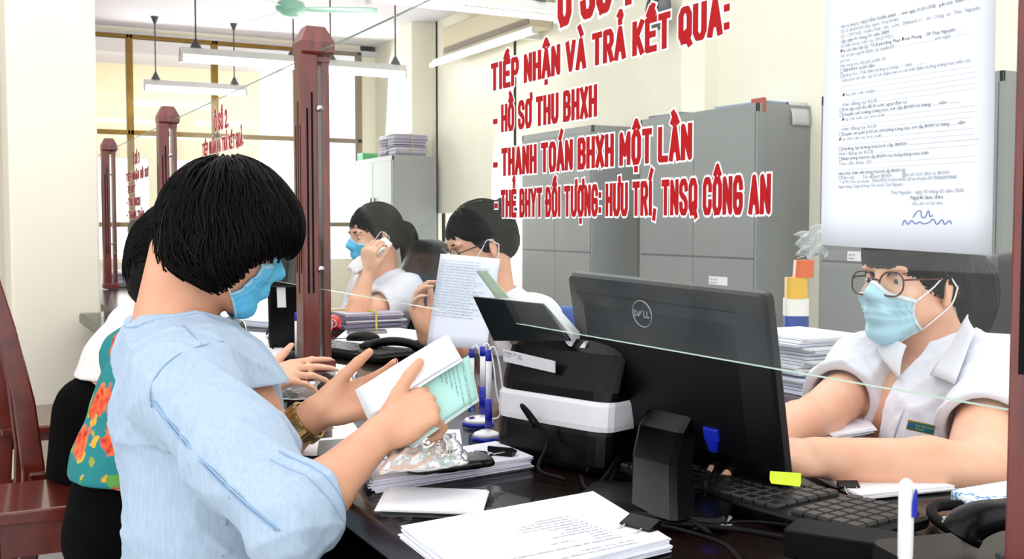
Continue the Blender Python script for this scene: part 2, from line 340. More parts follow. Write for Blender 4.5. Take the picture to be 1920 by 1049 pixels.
# AC on wall and ceiling vent, wall lamp, camera, clock
a = onX(838, 118, XR-.15); b = onX(1008, 85, XR-.15)
ac = thing('wall_air_conditioner', 'beige air conditioner box high on the side wall', 'air conditioner', (XR-.1, (a[1]+b[1])/2, a[2]))
beige = M('beige_plastic', '#cdbf9e', .5)
MB().bb((XR-.2, b[1], a[2]+.05), (XR, a[1], a[2]+.33)).build('housing', beige, ac, bevel=.02)
MB().bb((XR-.206, b[1]+.05, a[2]+.08), (XR-.2, a[1]-.05, a[2]+.13)).build('louvre', brownf, ac)
wl = thing('wall_tube_lamp', 'lit tube lamp under the beige air conditioner on the side wall', 'lamp', (XR-.22, (a[1]+b[1])/2, a[2]))
MB().bb((XR-.26, b[1]-.1, a[2]-.02), (XR-.2, a[1]+.1, a[2]+.03)).bb((XR-.2, b[1]+.2, a[2]-.01), (XR, b[1]+.25, a[2]+.02)).build('housing', lampw, wl)
MB().cyl((XR-.28, b[1]-.08, a[2]-.02), (XR-.28, a[1]+.08, a[2]-.02), .02).build('tube', tube_m, wl, smooth=True)
a = onZ(842, 50, ZC-.06); b = onZ(950, 20, ZC-.06)
cv = thing('ceiling_vent', 'grey slatted ceiling vent beyond the partition glass', 'vent', ((a[0]+b[0])/2, (a[1]+b[1])/2, ZC-.06))
cx, cy = (a[0]+b[0])/2, (a[1]+b[1])/2
MB().bb((cx-.12, cy-.75, ZC-.06), (cx+.14, cy+.75, ZC)).build('frame', steel, cv, bevel=.01)
m = MB()
for k in range(20): m.bb((cx-.09, cy-.7+k*.07, ZC-.07), (cx+.11, cy-.67+k*.07, ZC-.058))
m.build('slats', steel_d, cv)
a = onX(686, 152, XR-.08)
sc_ = thing('security_camera', 'small white dome camera near the ceiling corner', 'camera', a)
MB().lathe(a, [(.01, -.09), (.05, -.07), (.07, -.02), (.075, .03), (.03, .05)], axis=(0, 0, 1)).build('housing', white_pl, sc_, smooth=True)
MB().lathe(a+V3(-.055, -.03, -.03), [(.028, 0), (.02, .012), (.001, .016)], axis=(-1, -.6, -.4)).build('lens', black_pl, sc_, smooth=True)
MB().bb(a+V3(-.02, -.02, .03), a+V3(.1, .02, .06)).build('bracket', white_pl, sc_)
a = onX(1237, 18, XR-.1)
ck = thing('wall_clock', 'round grey rimmed wall clock behind the red lettering', 'clock', a)
MB().lathe(a, [(.13, 0), (.14, .015), (.13, .03), (.118, .03), (.118, .02)], axis=(-1, 0, 0), n=32).build('rim', grey_pl, ck, smooth=True)
MB().lathe(a, [(.001, .018), (.118, .018), (.118, .005)], axis=(-1, 0, 0), n=32).build('dial', white_pl, ck)
MB().bb(a+V3(-.024, -.004, 0), a+V3(-.021, .004, .09)).bb(a+V3(-.024, 0, -.004), a+V3(-.021, .06, .004)).build('hands', blackm, ck)

# ---------------------------------------------------------------- steel cabinets
def cabinet(x0, y0, y1, depth, h, label, nd=2, split=.52, tag_at=None, group=None, tall=True, topclear=True):
    """front faces -X at x0, spans y0..y1 (y0 nearer)"""
    t = thing('steel_cabinet', label, 'cabinet', (x0+depth/2, (y0+y1)/2, 0), group)
    MB().bb((x0+.02, y0, .05), (x0+depth, y1, h)).bb((x0+.03, y0+.02, 0), (x0+depth-.02, y1-.02, .06)).build('body', steel, t, bevel=.004)
    MB().bb((x0+.005, y0, h-.05), (x0+.02, y1, h)).bb((x0+.005, y0, .05), (x0+.02, y1, .1)).bb((x0+.005, y0, .05), (x0+.02, y0+.02, h)).bb((x0+.005, y1-.02, .05), (x0+.02, y1, h)).build('front_frame', steel, t, bevel=.002)
    ww = (y1-y0-.04)/nd
    for k in range(nd):
        a = y0+.02+k*ww
        for lo, hi in ((.1, h*split-.006), (h*split+.006, h-.05)):
            d = MB().bb((x0, a+.003, lo), (x0+.018, a+ww-.003, hi)).build('door', steel, t, bevel=.003)
            ye = a+ww-.05 if k % 2 == 0 else a+.05
            MB().bb((x0-.02, ye-.01, (lo+hi)/2-.05), (x0-.002, ye+.01, (lo+hi)/2+.05)).build('handle', chrome, d, bevel=.003)
    MB().bb((x0+.004, y0+.02, h*split-.006), (x0+.019, y1-.02, h*split+.006)).build('middle_rail', steel_d, t)
    return t
grp = 'grey steel cabinets behind the clerks'
def cab_px(cx_, cy_, xl, xs_, label, h=1.83, **k):
    c = onZ(cx_, cy_, h); yl = onX(xl, cy_, c[0])[1]; d = onY(xs_, cy_, c[1])[0]-c[0]
    return cabinet(c[0], c[1], yl, d, h, label, group=grp, **k), c, yl, d
cA, pA, ylA, dA = cab_px(735, 291, 665, 818, 'farthest grey steel cabinet with file bundles stacked on top')
cB, pB, ylB, dB = cab_px(1420, 192, 1200, 1533, 'large grey steel cabinet with papers hanging over its top corner')
cC, pC, ylC, dC = cab_px(1110, 234, 978, 1196, 'dark-looking grey steel cabinet behind the lettering, left of the large cabinet')
cD, pD, ylD, dD = cab_px(1880, 131, 1540, 2050, 'nearest grey steel cabinet behind the taped form and the ponytailed clerk')
def label_card(p, w, h, t, rows):
    o = MB().bb((p[0]-.004, p[1]-w/2, p[2]-h/2), (p[0]-.001, p[1]+w/2, p[2]+h/2)).build('label_card', paper_m, t)
    letters('card_print', rows, (p[0]-.005, p[1]+w/2-.01, p[2]), (0, -1, 0), (0, 0, 1), ink, o)
label_card(onX(1347, 527, pB[0]), .17, .05, cB, [(0, .002, .014, 'HO SO THU'), (0, -.017, .014, 'NAM 2020')])
label_card(onX(1606, 481, pD[0]), .12, .05, cD, [(0, .002, .014, 'HO SO'), (0, -.017, .014, 'BHXH')])
# files on top of far cabinet
cols = ['#8d86a4', '#b9b4c6', '#76708a', '#c9c4cc', '#a39fb2', '#d8d6de']
def bundle(loc, sx, sy, n, label, th=.012, group='paper bundles', name='file_bundle', straps=True, jit=.01, pm=None):
    t = thing(name, label, 'papers', loc, group)
    m = MB(); mats = [M('file_paper_%d' % i, c, .7) for i, c in enumerate(cols)] if pm is None else pm*3
    for k in range(n):
        m.cur = random.randrange(6); a = random.uniform(-.05, .05)
        m.box((loc[0]+random.uniform(-jit, jit), loc[1]+random.uniform(-jit, jit), loc[2]+th*(k+.5)), (sx*random.uniform(.9, 1), sy*random.uniform(.9, 1), th*.8), rotz(a))
    m.build('sheets', mats, t)
    if straps:
        z0, z1 = loc[2], loc[2]+th*n
        m = MB(); p = .002; X0, X1, Y0, Y1 = loc[0]-sx/2-.012, loc[0]+sx/2+.012, loc[1]-sy/2-.012, loc[1]+sy/2+.012
        m.tube([(X0, loc[1], z0+p), (X0, loc[1], z1+p), (X1, loc[1], z1+p), (X1, loc[1], z0+p)], .004, 5); m.tube([(loc[0], Y0, z0+p), (loc[0], Y0, z1+p), (loc[0], Y1, z1+p), (loc[0], Y1, z0+p)], .004, 5)
        m.build('binding_string', M('yellow_string', '#c8b85a', .7), t)
    return t
for k, (dy, lb) in enumerate(((.28, 'far file bundle on the farthest cabinet, beside the green box'), (.02, 'near file bundle on the farthest cabinet'))):
    for j in range(2):
        bundle((pA[0]+dA*.5+.0, pA[1]+.17+dy*.9, 1.832+j*.115), dA*.75, .22, 8, ['lower ', 'upper '][j]+lb, .0135, 'file bundles on top of the farthest cabinet')
g = onX(684, 296, pA[0]+.1)
t = thing('green_box', 'small green box on the farthest cabinet at its left end', 'box', (pA[0]+.12, ylA-.08, 1.831))
MB().bb((pA[0]+.03, ylA-.17, 1.831), (pA[0]+.2, ylA-.0, 1.90)).build('carton', M('green_card', '#3fae6a', .5), t, bevel=.004)
MB().bb((pA[0]+.028, ylA-.172, 1.885), (pA[0]+.202, ylA+.002, 1.908)).build('lid', M('green_card_lid', '#58bf7e', .5), t, bevel=.003)
# papers drooping on big cabinet top
t = thing('draped_folder', 'clear and blue plastic folders lying over the large cabinet top corner', 'folder', (pB[0]+dB*.5, pB[1]+.2, 1.832))
MB().box((pB[0]+dB*.55, pB[1]+.25, 1.842), (dB*.8, .42, .015), rotz(.1)).build('folder', M('blue_folder', '#8fa6bf', .3), t, bevel=.003)
m = MB(); m.sheet([[(pB[0]+dB*(.55+.3*u), pB[1]+.04-.05*v-.02*math.sin(v*3), 1.85-.16*max(0, v-.15)+.0*u) for u in np.linspace(0, 1, 6)] for v in np.linspace(0, 1, 8)])
m.build('hanging_sleeve', M('milky_sleeve', '#c9ccc8', .25), t, smooth=True, solid=.002)
MB().bb((pB[0]+.04, pB[1]-.004, 1.78), (pB[0]+.06, pB[1]+.1, 1.86)).build('red_tape', M('red_tape', '#b5442e', .5), t)
t = thing('rolled_folder', 'thin folder lying on the far end of the large cabinet', 'folder', (pB[0]+.15, ylB-.15, 1.832))
MB().box((pB[0]+.16, ylB-.2, 1.842), (.22, .36, .02), rotz(-.05)).build('folder', M('grey_folder', '#7f8488', .4), t, bevel=.003)
MB().box((pB[0]+.16, ylB-.16, 1.856), (.21, .33, .006), rotz(.05)).build('top_sheet', paper_m, t)

# ---------------------------------------------------------------- counter
GX = .82; ZT = .777
ct = thing('service_counter', 'long dark wooden service counter topped with glass', 'counter', (.9, 3, 0))
topm = M('dark_polished_top', '#25110e', .25, var=(4, '#180a08'), spec=.3, stretch=(3, 1, 1))
MB().bb((.47, -.9, ZT-.045), (1.42, 4.84, ZT-.006)).build('countertop', topm, ct, bevel=.004)
MB().bb((.62, 4.86, ZT-.045), (1.42, 9.3, ZT-.006)).build('countertop', topm, ct, bevel=.004)
MB().bb((.93, -.85, .02), (.96, 4.8, ZT-.045)).bb((.93, 4.9, .02), (.96, 9.2, ZT-.045)).build('front_panel', wood, ct)
MB().bb((.92, -.86, 0), (.98, 9.25, .08)).build('plinth', wood, ct)
for y in (-.4, 2.2, 3.6, 4.7, 7.0, 9.1): MB().bb((.72, y, 0), (1.40, y+.03, ZT-.045)).build('divider', wood, ct)
MB().bb((.475, -.89, ZT-.006), (1.415, 4.83, ZT)).build('glass_sheet', clear('counter_glass', gloss=.5, tint=(.9, .93, .92)), ct)
# posts and panes
YP = [.555, 2.62, 4.66, 6.55, 8.4]
post0 = None
for i, y in enumerate(YP):
    lab = ['dark red wooden post at the right edge of the picture', 'nearest full red wooden post, fluted, right of the customer in denim', 'second red wooden post with pyramid cap, above the hair of the customer in denim', 'third red wooden post beside the cream pillar', 'last red wooden post at the end of the counter'][i]
    if post0 is None:
        t = thing('partition_post', lab, 'post', (GX, y, ZT), 'red wooden posts of the glass partition')
        m = MB()
        # fluted front half and slim back half with the pane's slot between
        m.bb((GX-.048, y-.032, ZT), (GX-.006, y+.032, ZT+.80)); m.build('front_half', red_wood, t, bevel=.003)
        MB().bb((GX+.006, y-.024, ZT), (GX+.027, y+.024, ZT+.80)).build('back_half', red_wood, t, bevel=.003)
        MB().bb((GX-.0485, y-.022, ZT+.25), (GX-.047, y-.016, ZT+.62)).bb((GX-.0485, y-.003, ZT+.2), (GX-.047, y+.003, ZT+.68)).bb((GX-.0485, y+.016, ZT+.25), (GX-.047, y+.022, ZT+.62))\
            .bb((GX-.036, y-.0325, ZT+.2), (GX-.031, y-.031, ZT+.66)).bb((GX-.024, y-.0325, ZT+.2), (GX-.019, y-.031, ZT+.70)).build('flutes', blackm, t)
        MB().ring([[(GX-.006+sx*a_, y+sy*b_, ZT+z) for sx, sy in ((-1,-1),(1,-1),(1,1),(-1,1))] for a_, b_, z in ((.034,.027,.775),(.034,.027,.79),(.041,.038,.795),(.043,.040,.80),(.043,.040,.825),(.026,.022,.862),(.023,.018,.866))]).build('cap', red_wood, t, bevel=.002)
        MB().bb((GX-.052, y-.037, ZT), (GX+.034, y+.037, ZT+.03)).build('base_block', red_wood, t, bevel=.004)
        for z in (.26, .66): MB().cyl((GX-.003, y-.04, ZT+z), (GX-.003, y-.03, ZT+z), .008).cyl((GX-.003, y-.042, ZT+z), (GX-.003, y-.04, ZT+z), .005).build('screw', chrome, t, smooth=True)
        post0 = t
    else:
        t = copy_tree(post0); t.location.y = y; t['label'] = lab
ZG0, ZG1 = .987, 1.578
PAN = []
for i in range(4):
    y0, y1 = YP[i]+.02, YP[i+1]-.012
    lab = ['nearest glass pane with large red lettering and a taped form', 'second glass pane with red lettering reading number 2, behind the customer in denim', 'third glass pane with faint red lettering, near the cream pillar', 'farthest glass pane of the partition with faint lettering'][i]
    t = thing('partition_glass', lab, 'glass pane', (GX, (y0+y1)/2, ZG0), 'glass panes of the counter partition')
    MB().bb((GX-.0025, y0, ZG0), (GX+.0025, y1, ZG1)).build('pane', glassm, t)
    edge = M('green_glass_edge', '#c4dfd2', .2, emit=0)
    MB().bb((GX-.0026, y0, ZG0-.0006), (GX+.0026, y1, ZG0+.0002)).build('lower_edge', edge, t)
    MB().bb((GX-.0027, y0, ZG1-.0008), (GX+.0027, y1, ZG1+.001)).build('upper_edge', M('dark_glass_edge', '#7f9a92', .3), t)
    PAN.append(t)
redd = M('red_vinyl_letters', '#ae0a12', .6, spec=.2); whd = M('white_vinyl_outline', '#f6f6f8', .5)
def decal(t, s, yl, yr, z, h, xs_=1.0):
    ln, w = strokes(parse(s), h); ex = V3(0, -1, 0); ey = V3(0, 0, 1); k = (yl-yr)/w
    o = V3(GX-.0026, yl, z)
    stroke_mesh(ln, h*.37, o, ex, ey, .0004, k).build('letter_outline', whd, t)
    stroke_mesh(ln, h*.225, o, ex, ey, .0009, k).build('red_letters', redd, t)
P0 = PAN[0]
decal(P0, 'TIẾP NHẬN VÀ TRẢ KẾT QUẢ:', 1.627, 1.009, 1.379, .038)
decal(P0, '- HỒ SƠ THU BHXH', 1.622, 1.300, 1.307, .038)
decal(P0, '- THANH TOÁN BHXH MỘT LẦN', 1.622, 1.079, 1.234, .038)
decal(P0, '- THẺ BHYT ĐỐI TƯỢNG: HƯU TRÍ, TNSQ CÔNG AN', 1.618, .933, 1.165, .038)
decal(P0, 'Ô SỐ 1', 1.40, 1.21, 1.452, .062)
P1 = PAN[1]
decal(P1, 'Ô SỐ 2.', 3.77, 3.57, 1.475, .05)
decal(P1, 'TIẾP NHẬN VÀ TRẢ KẾT QUẢ:', 3.98, 3.37, 1.40, .038)
decal(P1, '- THANH TOÁN BHXH MỘT LẦN', 3.98, 3.40, 1.32, .036)
for i, y0 in ((2, 5.9), (3, 7.9)):
    decal(PAN[i], "Ô SỐ 3", y0-.25, y0-.45, 1.45, .045)
    for k in range(4): decal(PAN[i], ['TIẾP NHẬN HỒ SƠ', '- THẺ BHYT', '- THU BHXH', '- THANH TOÁN'][k], y0, y0-[.7, .3, .45, .55][k], 1.375-.065*k, .034)
# ================================================================ soft-form modelling: fields of tapered limbs meshed as one skin
class Field:
    def __init__(s, lo, hi, h):
        s.lo = np.array(lo, float); s.h = h; s.n = np.ceil((np.array(hi)-s.lo)/h).astype(int)+1
        s.D = np.full(tuple(s.n), .06, np.float32)
        s.ax = [np.float32(s.lo[i])+np.arange(s.n[i], dtype=np.float32)*np.float32(h) for i in range(3)]
    def _sub(s, lo, hi):
        a = np.clip(np.floor((np.array(lo)-s.lo)/s.h).astype(int), 0, s.n); b = np.clip(np.ceil((np.array(hi)-s.lo)/s.h).astype(int)+1, 0, s.n)
        if (b-a).min() <= 0: return None
        sl = tuple(slice(a[i], b[i]) for i in range(3))
        return sl, s.ax[0][sl[0]][:, None, None], s.ax[1][sl[1]][None, :, None], s.ax[2][sl[2]][None, None, :]
    def put(s, lo, hi, fn, k=.01, sub=False):
        m = .035+k if not sub else .0
        r = s._sub(np.array(lo)-m, np.array(hi)+m)
        if r is None: return s
        sl, X, Y, Z = r; d = fn(X, Y, Z).astype(np.float32); D = s.D[sl]
        if sub: d = -d; hh = np.clip(.5-.5*(d-D)/k, 0, 1); s.D[sl] = d+(D-d)*hh+k*hh*(1-hh)   # smooth max
        else: hh = np.clip(.5+.5*(D-d)/k, 0, 1); s.D[sl] = D+(d-D)*hh-k*hh*(1-hh)
        return s
    def ell(s, c, r, A=None, k=.01, sub=False):
        c = np.array(c, float); r = np.array(r, float)*np.ones(3); A = np.eye(3) if A is None else np.array(A)   # A columns: axes
        ext = np.sqrt(((A*r)**2).sum(1))
        def fn(X, Y, Z):
            x, y, z = X-c[0], Y-c[1], Z-c[2]
            q = [(x*A[0, i]+y*A[1, i]+z*A[2, i])/r[i] for i in range(3)]
            k0 = np.sqrt(q[0]**2+q[1]**2+q[2]**2); k1 = np.sqrt((q[0]/r[0])**2+(q[1]/r[1])**2+(q[2]/r[2])**2)+1e-9
            return np.where(k0 < 1e-4, -r.min(), k0*(k0-1)/k1)
        return s.put(c-ext, c+ext, fn, k, sub)
    def cone(s, a, b, ra, rb, k=.01, sub=False):
        a = np.array(a, float); b = np.array(b, float); ab = b-a; L2 = ab@ab+1e-12; rm = max(ra, rb)
        def fn(X, Y, Z):
            x, y, z = X-a[0], Y-a[1], Z-a[2]; t = np.clip((x*ab[0]+y*ab[1]+z*ab[2])/L2, 0, 1)
            return np.sqrt((x-t*ab[0])**2+(y-t*ab[1])**2+(z-t*ab[2])**2)-(ra+(rb-ra)*t)
        return s.put(np.minimum(a, b)-rm, np.maximum(a, b)+rm, fn, k, sub)
    def chain(s, pts, rs, k=.01, sub=False):
        for i in range(len(pts)-1): s.cone(pts[i], pts[i+1], rs[i], rs[i+1], k, sub)
        return s
    def slab(s, a, b, wa, wb, ta, tb, wdir, k=.01, sub=False):
        """tapered limb of elliptical section: half width w along wdir, half thickness t across"""
        a = np.array(a, float); b = np.array(b, float); ab = b-a; L = np.linalg.norm(ab); e = ab/L
        w = nrm(np.array(wdir, float)-e*np.dot(wdir, e)); n = np.cross(e, w); rm = max(wa, wb, ta, tb)
        def fn(X, Y, Z):
            x, y, z = X-a[0], Y-a[1], Z-a[2]; u = x*e[0]+y*e[1]+z*e[2]; t = np.clip(u/L, 0, 1); ex = np.abs(u-t*L)
            p = (x*w[0]+y*w[1]+z*w[2]); q = (x*n[0]+y*n[1]+z*n[2]); W_ = wa+(wb-wa)*t; T_ = ta+(tb-ta)*t; E_ = np.minimum(W_, T_)
            k0 = np.sqrt((p/W_)**2+(q/T_)**2+(ex/E_)**2); k1 = np.sqrt((p/W_**2)**2+(q/T_**2)**2+(ex/E_**2)**2)+1e-9
            return np.where(k0 < 1e-4, -E_, k0*(k0-1)/k1)
        return s.put(np.minimum(a, b)-rm, np.maximum(a, b)+rm, fn, k, sub)
    def cut(s, p, n, k=.004, lo=None, hi=None):
        """remove everything on the +n side of the plane, inside the box lo..hi"""
        p = np.array(p, float); n = nrm(n)
        lo = s.lo if lo is None else lo; hi = s.lo+s.n*s.h if hi is None else hi
        return s.put(lo, hi, lambda X, Y, Z: -((X-p[0])*n[0]+(Y-p[1])*n[1]+(Z-p[2])*n[2]), k, True)
    def warp(s, fn, lo=None, hi=None):
        """add a displacement (metres) to the field near its surface"""
        r = s._sub(s.lo if lo is None else lo, s.lo+s.n*s.h if hi is None else hi)
        if r is None: return s
        sl, X, Y, Z = r; s.D[sl] += fn(X, Y, Z).astype(np.float32); return s
    def sample(s, P):
        q = (np.asarray(P)-s.lo)/s.h; i = np.clip(np.floor(q).astype(int), 0, s.n-2); f = np.clip(q-i, 0, 1); v = 0
        for a in (0, 1):
            for b in (0, 1):
                for c in (0, 1):
                    w = (f[..., 0] if a else 1-f[..., 0])*(f[..., 1] if b else 1-f[..., 1])*(f[..., 2] if c else 1-f[..., 2])
                    v = v+w*s.D[i[..., 0]+a, i[..., 1]+b, i[..., 2]+c]
        return v
    def mesh(s, name, mat, parent=None, it=2, keep=False):
        D = s.D; S = D < 0; nx, ny, nz = D.shape
        acc = np.zeros((nx-1, ny-1, nz-1), np.uint8)
        for a in (0, 1):
            for b in (0, 1):
                for c in (0, 1): acc += S[a:nx-1+a, b:ny-1+b, c:nz-1+c]
        act = np.argwhere((acc > 0) & (acc < 8)); del acc
        idx = np.full((nx-1, ny-1, nz-1), -1, np.int32); idx[act[:, 0], act[:, 1], act[:, 2]] = np.arange(len(act))
        cor = [(a, b, c) for a in (0, 1) for b in (0, 1) for c in (0, 1)]
        val = np.stack([D[act[:, 0]+a, act[:, 1]+b, act[:, 2]+c] for a, b, c in cor], 1)
        ps = np.zeros((len(act), 3)); cn = np.zeros(len(act)); ca = np.array(cor, float)
        for i in range(8):
            for j in range(i+1, 8):
                if np.abs(ca[i]-ca[j]).sum() != 1: continue
                m = (val[:, i] < 0) != (val[:, j] < 0); t = val[m, i]/(val[m, i]-val[m, j])
                ps[m] += ca[i]+(ca[j]-ca[i])*t[:, None]; cn[m] += 1
        P = (act+ps/cn[:, None])*s.h+s.lo
        Q = []
        for ax in range(3):
            o1, o2 = [(1, 2), (2, 0), (0, 1)][ax]
            a = [slice(None)]*3; b = [slice(None)]*3; a[ax] = slice(0, -1); b[ax] = slice(1, None)
            e = np.argwhere(S[tuple(a)] != S[tuple(b)]); e = e[(e[:, o1] > 0) & (e[:, o2] > 0) & (e[:, o1] < D.shape[o1]-1) & (e[:, o2] < D.shape[o2]-1)]
            fl = S[e[:, 0], e[:, 1], e[:, 2]]
            def g(d1, d2):
                q = e.copy(); q[:, o1] -= d1; q[:, o2] -= d2; return idx[q[:, 0], q[:, 1], q[:, 2]]
            q = np.stack([g(1, 1), g(0, 1), g(0, 0), g(1, 0)], 1); q[~fl] = q[~fl][:, ::-1]; Q.append(q)
        Q = np.concatenate(Q); Q = Q[(Q >= 0).all(1)]
        E = np.concatenate([Q[:, [0, 1]], Q[:, [1, 2]], Q[:, [2, 3]], Q[:, [3, 0]]]); n = len(P)
        for _ in range(it):
            c = np.bincount(E[:, 0], minlength=n)+np.bincount(E[:, 1], minlength=n)
            A = np.stack([np.bincount(E[:, 0], P[E[:, 1], k], n)+np.bincount(E[:, 1], P[E[:, 0], k], n) for k in range(3)], 1)
            P = P*.5+.5*A/np.maximum(c, 1)[:, None]
        me = bpy.data.meshes.new(name); me.vertices.add(n); me.vertices.foreach_set('co', P.astype(np.float32).ravel())
        me.loops.add(Q.size); me.loops.foreach_set('vertex_index', Q.ravel().astype(np.int32)); me.polygons.add(len(Q))
        me.polygons.foreach_set('loop_start', np.arange(0, Q.size, 4, dtype=np.int32)); me.polygons.foreach_set('loop_total', np.full(len(Q), 4, np.int32))
        me.update(calc_edges=True); me.validate()
        o = link(name, me, mat, parent, smooth=True)
        if not keep: s.D = None
        return o

# ---------------------------------------------------------------- a person
def frame(fwd, up):
    f = nrm(fwd); l = nrm(np.cross(up, f)); return np.stack([f, l, np.cross(f, l)], 1)   # columns forward, left, up
def head_frame(fwd, roll=0):
    A = frame(fwd, (0, 0, 1)); c, s_ = math.cos(roll), math.sin(roll)
    return A@np.array([[1, 0, 0], [0, c, -s_], [0, s_, c]])
def put_head(F, c, A, sc=1.0, eyes=True):
    L = lambda x, y, z: c+A@(V3(x, y, z)*sc)
    e = lambda p, r, k=.012, sub=False, B=None: F.ell(L(*p), np.array(r)*sc, A if B is None else A@B, k*sc, sub)
    e((-.014, 0, .032), (.094, .074, .082)); e((.026, 0, -.02), (.062, .060, .078), .02)
    e((.030, 0, .030), (.058, .062, .05), .02)
    for s in (-1, 1):
        F.cone(L(-.002, s*.052, -.045), L(.055, s*.020, -.088), .020*sc, .016*sc, .02)           # jaw
        e((.062, s*.036, -.022), (.022, .022, .020), .015)                                       # cheek
        e((.080, s*.032, .012), (.013, .019, .012), .012, True)                                  # socket
        e((.068, s*.031, .006), (.0150, .0160, .0145), .004)                                       # lid ball
        e((.0835, s*.032, .0045), (.006, .013, .0035), .003, True)                               # opening between the lids
        e((.079, s*.030, .028), (.010, .022, .006), .010)                                        # brow
        B = np.array(rotz(s*.35)); e((-.008, s*.079, -.004), (.017, .006, .030), .004, B=B)       # ear
        e((-.004, s*.086, .002), (.009, .005, .017), .004, True, B); e((-.004, s*.078, -.030), (.008, .006, .010), .005)
        e((.094, s*.011, -.026), (.009, .008, .007), .006)                                       # nostril wing
    e((.066, 0, -.092), (.020, .022, .018), .02)                                                 # chin
    F.cone(L(.084, 0, .014), L(.106, 0, -.020), .0065*sc, .0100*sc, .010)                        # nose
    e((.086, 0, -.052), (.010, .024, .006), .006); e((.084, 0, -.062), (.010, .020, .006), .006)    # lips
    e((.100, 0, -.0565), (.010, .024, .0012), .002, True)
def face_bits(c, A, root, sc=1.0, look=(1, 0, -.15), mats=None):
    L = lambda x, y, z: c+A@(V3(x, y, z)*sc)
    lk = nrm(A@V3(*look))
    for s in (-1, 1):
        ec = L(.0685, s*.0315, .0055)
        u = nrm(np.cross(lk, A[:, 2])); m = MB(); m.lathe(ec, [(.0125*math.sin(t)*sc, -.0125*math.cos(t)*sc) for t in np.linspace(0.02, math.pi-.02, 14)], 20, axis=lk)
        eb = m.build('eyeball', M('eye_white', '#e6e0da', .2, coat=.5), root, smooth=True)
        MB().lathe(ec+lk*.0114*sc, [(.0001, .0018*sc), (.0030*sc, .0014*sc), (.0058*sc, .0004*sc), (.006*sc, -.001)], 20, axis=lk).build('iris', M('dark_iris', '#140a06', .1, coat=.6), eb, smooth=True)
    # brows
    m = MB()
    for s in (-1, 1):
        g = [L(.089-.016*t*t, s*(.015+.036*t), .0285+.004*math.sin(t*2.6)-.003*t) for t in np.linspace(0, 1, 9)]
        b = MB().tube(g, [.0012+.0022*math.sin(math.pi*min(1, .25+t*.8)) for t in np.linspace(0, 1, 9)], 6).build('eyebrow', M('black_hair', '#040303', .5, spec=.12), root, smooth=True)
def put_hand(F, wrist, d, n, side, curls, thumb, spread=(.10, .02, -.06, -.16), sc=1.0, fb=.0):
    """side +1 right hand, -1 left; curls per finger 3 angles (deg); thumb (out, down, bend)"""
    d = nrm(d); n = nrm(np.array(n, float)-d*np.dot(n, d)); t = np.cross(n, d)*side   # t: towards the thumb
    P = lambda x, y, z: np.array(wrist, float)+(d*x+t*y+n*z)*sc
    F.slab(P(-.01, 0, 0), P(.030, .002, 0), .026*sc, .032*sc, .019*sc, .017*sc, t, .012)
    F.slab(P(.030, .002, 0), P(.078, -.001, .001), .033*sc, .037*sc, .016*sc, .011*sc, t, .010)
    F.ell(P(.030, .026, -.010), V3(.030, .015, .014)*sc, np.stack([nrm(d*.9+t*.35), nrm(t*.9-d*.35), n], 1), .012)
    F.ell(P(.035, -.024, -.009), V3(.034, .013, .012)*sc, np.stack([d, t, n], 1), .012)
    base = [(.083, .029), (.088, .0095), (.084, -.010), (.076, -.028)]; ln = [(.040, .024, .021), (.044, .028, .022), (.041, .026, .021), (.032, .019, .018)]; rr = [(.0092, .0082, .0072, .0062)]*3+[(.0082, .0072, .0063, .0055)]
    tips = []
    for f in range(4):
        p = P(base[f][0], base[f][1], 0); q = P(base[f][0]-.03, base[f][1]*.85, .001); a = 0; c0 = math.cos(spread[f]); s0 = math.sin(spread[f]); fd = nrm(d*c0+t*s0)
        F.cone(q, p, .009*sc, rr[f][0]*1.08*sc, .007)
        for j in range(3):
            a += math.radians(curls[f][j]); v = fd*math.cos(a)-n*math.sin(a); p2 = p+v*ln[f][j]*sc
            F.cone(p, p2, rr[f][j]*sc, rr[f][j+1]*sc, .0025); p = p2
            nv = n*math.cos(a)+fd*math.sin(a)
        tips.append((p, v, nv))
    out, dn, bd = [math.radians(x) for x in thumb]
    p = P(.018, .024, -.008); v = nrm(d*math.cos(out)*math.cos(dn)+t*math.sin(out)*math.cos(dn)-n*math.sin(dn)); inn = nrm(d*1.0-t*.6-n*.25)
    rt = (.0145, .0112, .0100, .0078)
    for j, l_ in enumerate((.044, .032, .027)):
        if j: v = nrm(v*math.cos(bd)+inn*math.sin(bd))
        p2 = p+v*l_*sc; F.cone(p, p2, rt[j]*sc, rt[j+1]*sc, .005 if j == 0 else .003); p = p2
    tips.append((p, v, nrm(np.cross(v, np.cross(t*.7+n*.7, v)))))
    return tips
def nails(tips, root):
    for p, v, nv in tips:
        u = nrm(np.cross(v, nv)); nv = nrm(np.cross(u, v)) if np.dot(np.cross(u, v), nv) > 0 else nrm(np.cross(v, u))
        g = [[p+v*(.0055*a-.001)+u*(.0048*b)+nv*(.0066-.0030*b*b-.0012*max(a, 0)) for b in np.linspace(-1, 1, 5)] for a in np.linspace(-1, 1, 4)]
        MB().sheet(g).build('fingernail', M('nail', '#e8b8a4', .3, coat=.3), root, smooth=True, solid=.0008)
def put_arm(F, sh, el, wr, k=.015, sc=1.0, flat=None):
    F.cone(sh, el, .050*sc, .040*sc, k); mid = np.array(el)*.7+np.array(wr)*.3
    F.cone(el, mid, .039*sc, .040*sc, k); F.cone(mid, wr, .039*sc, .0255*sc, k)
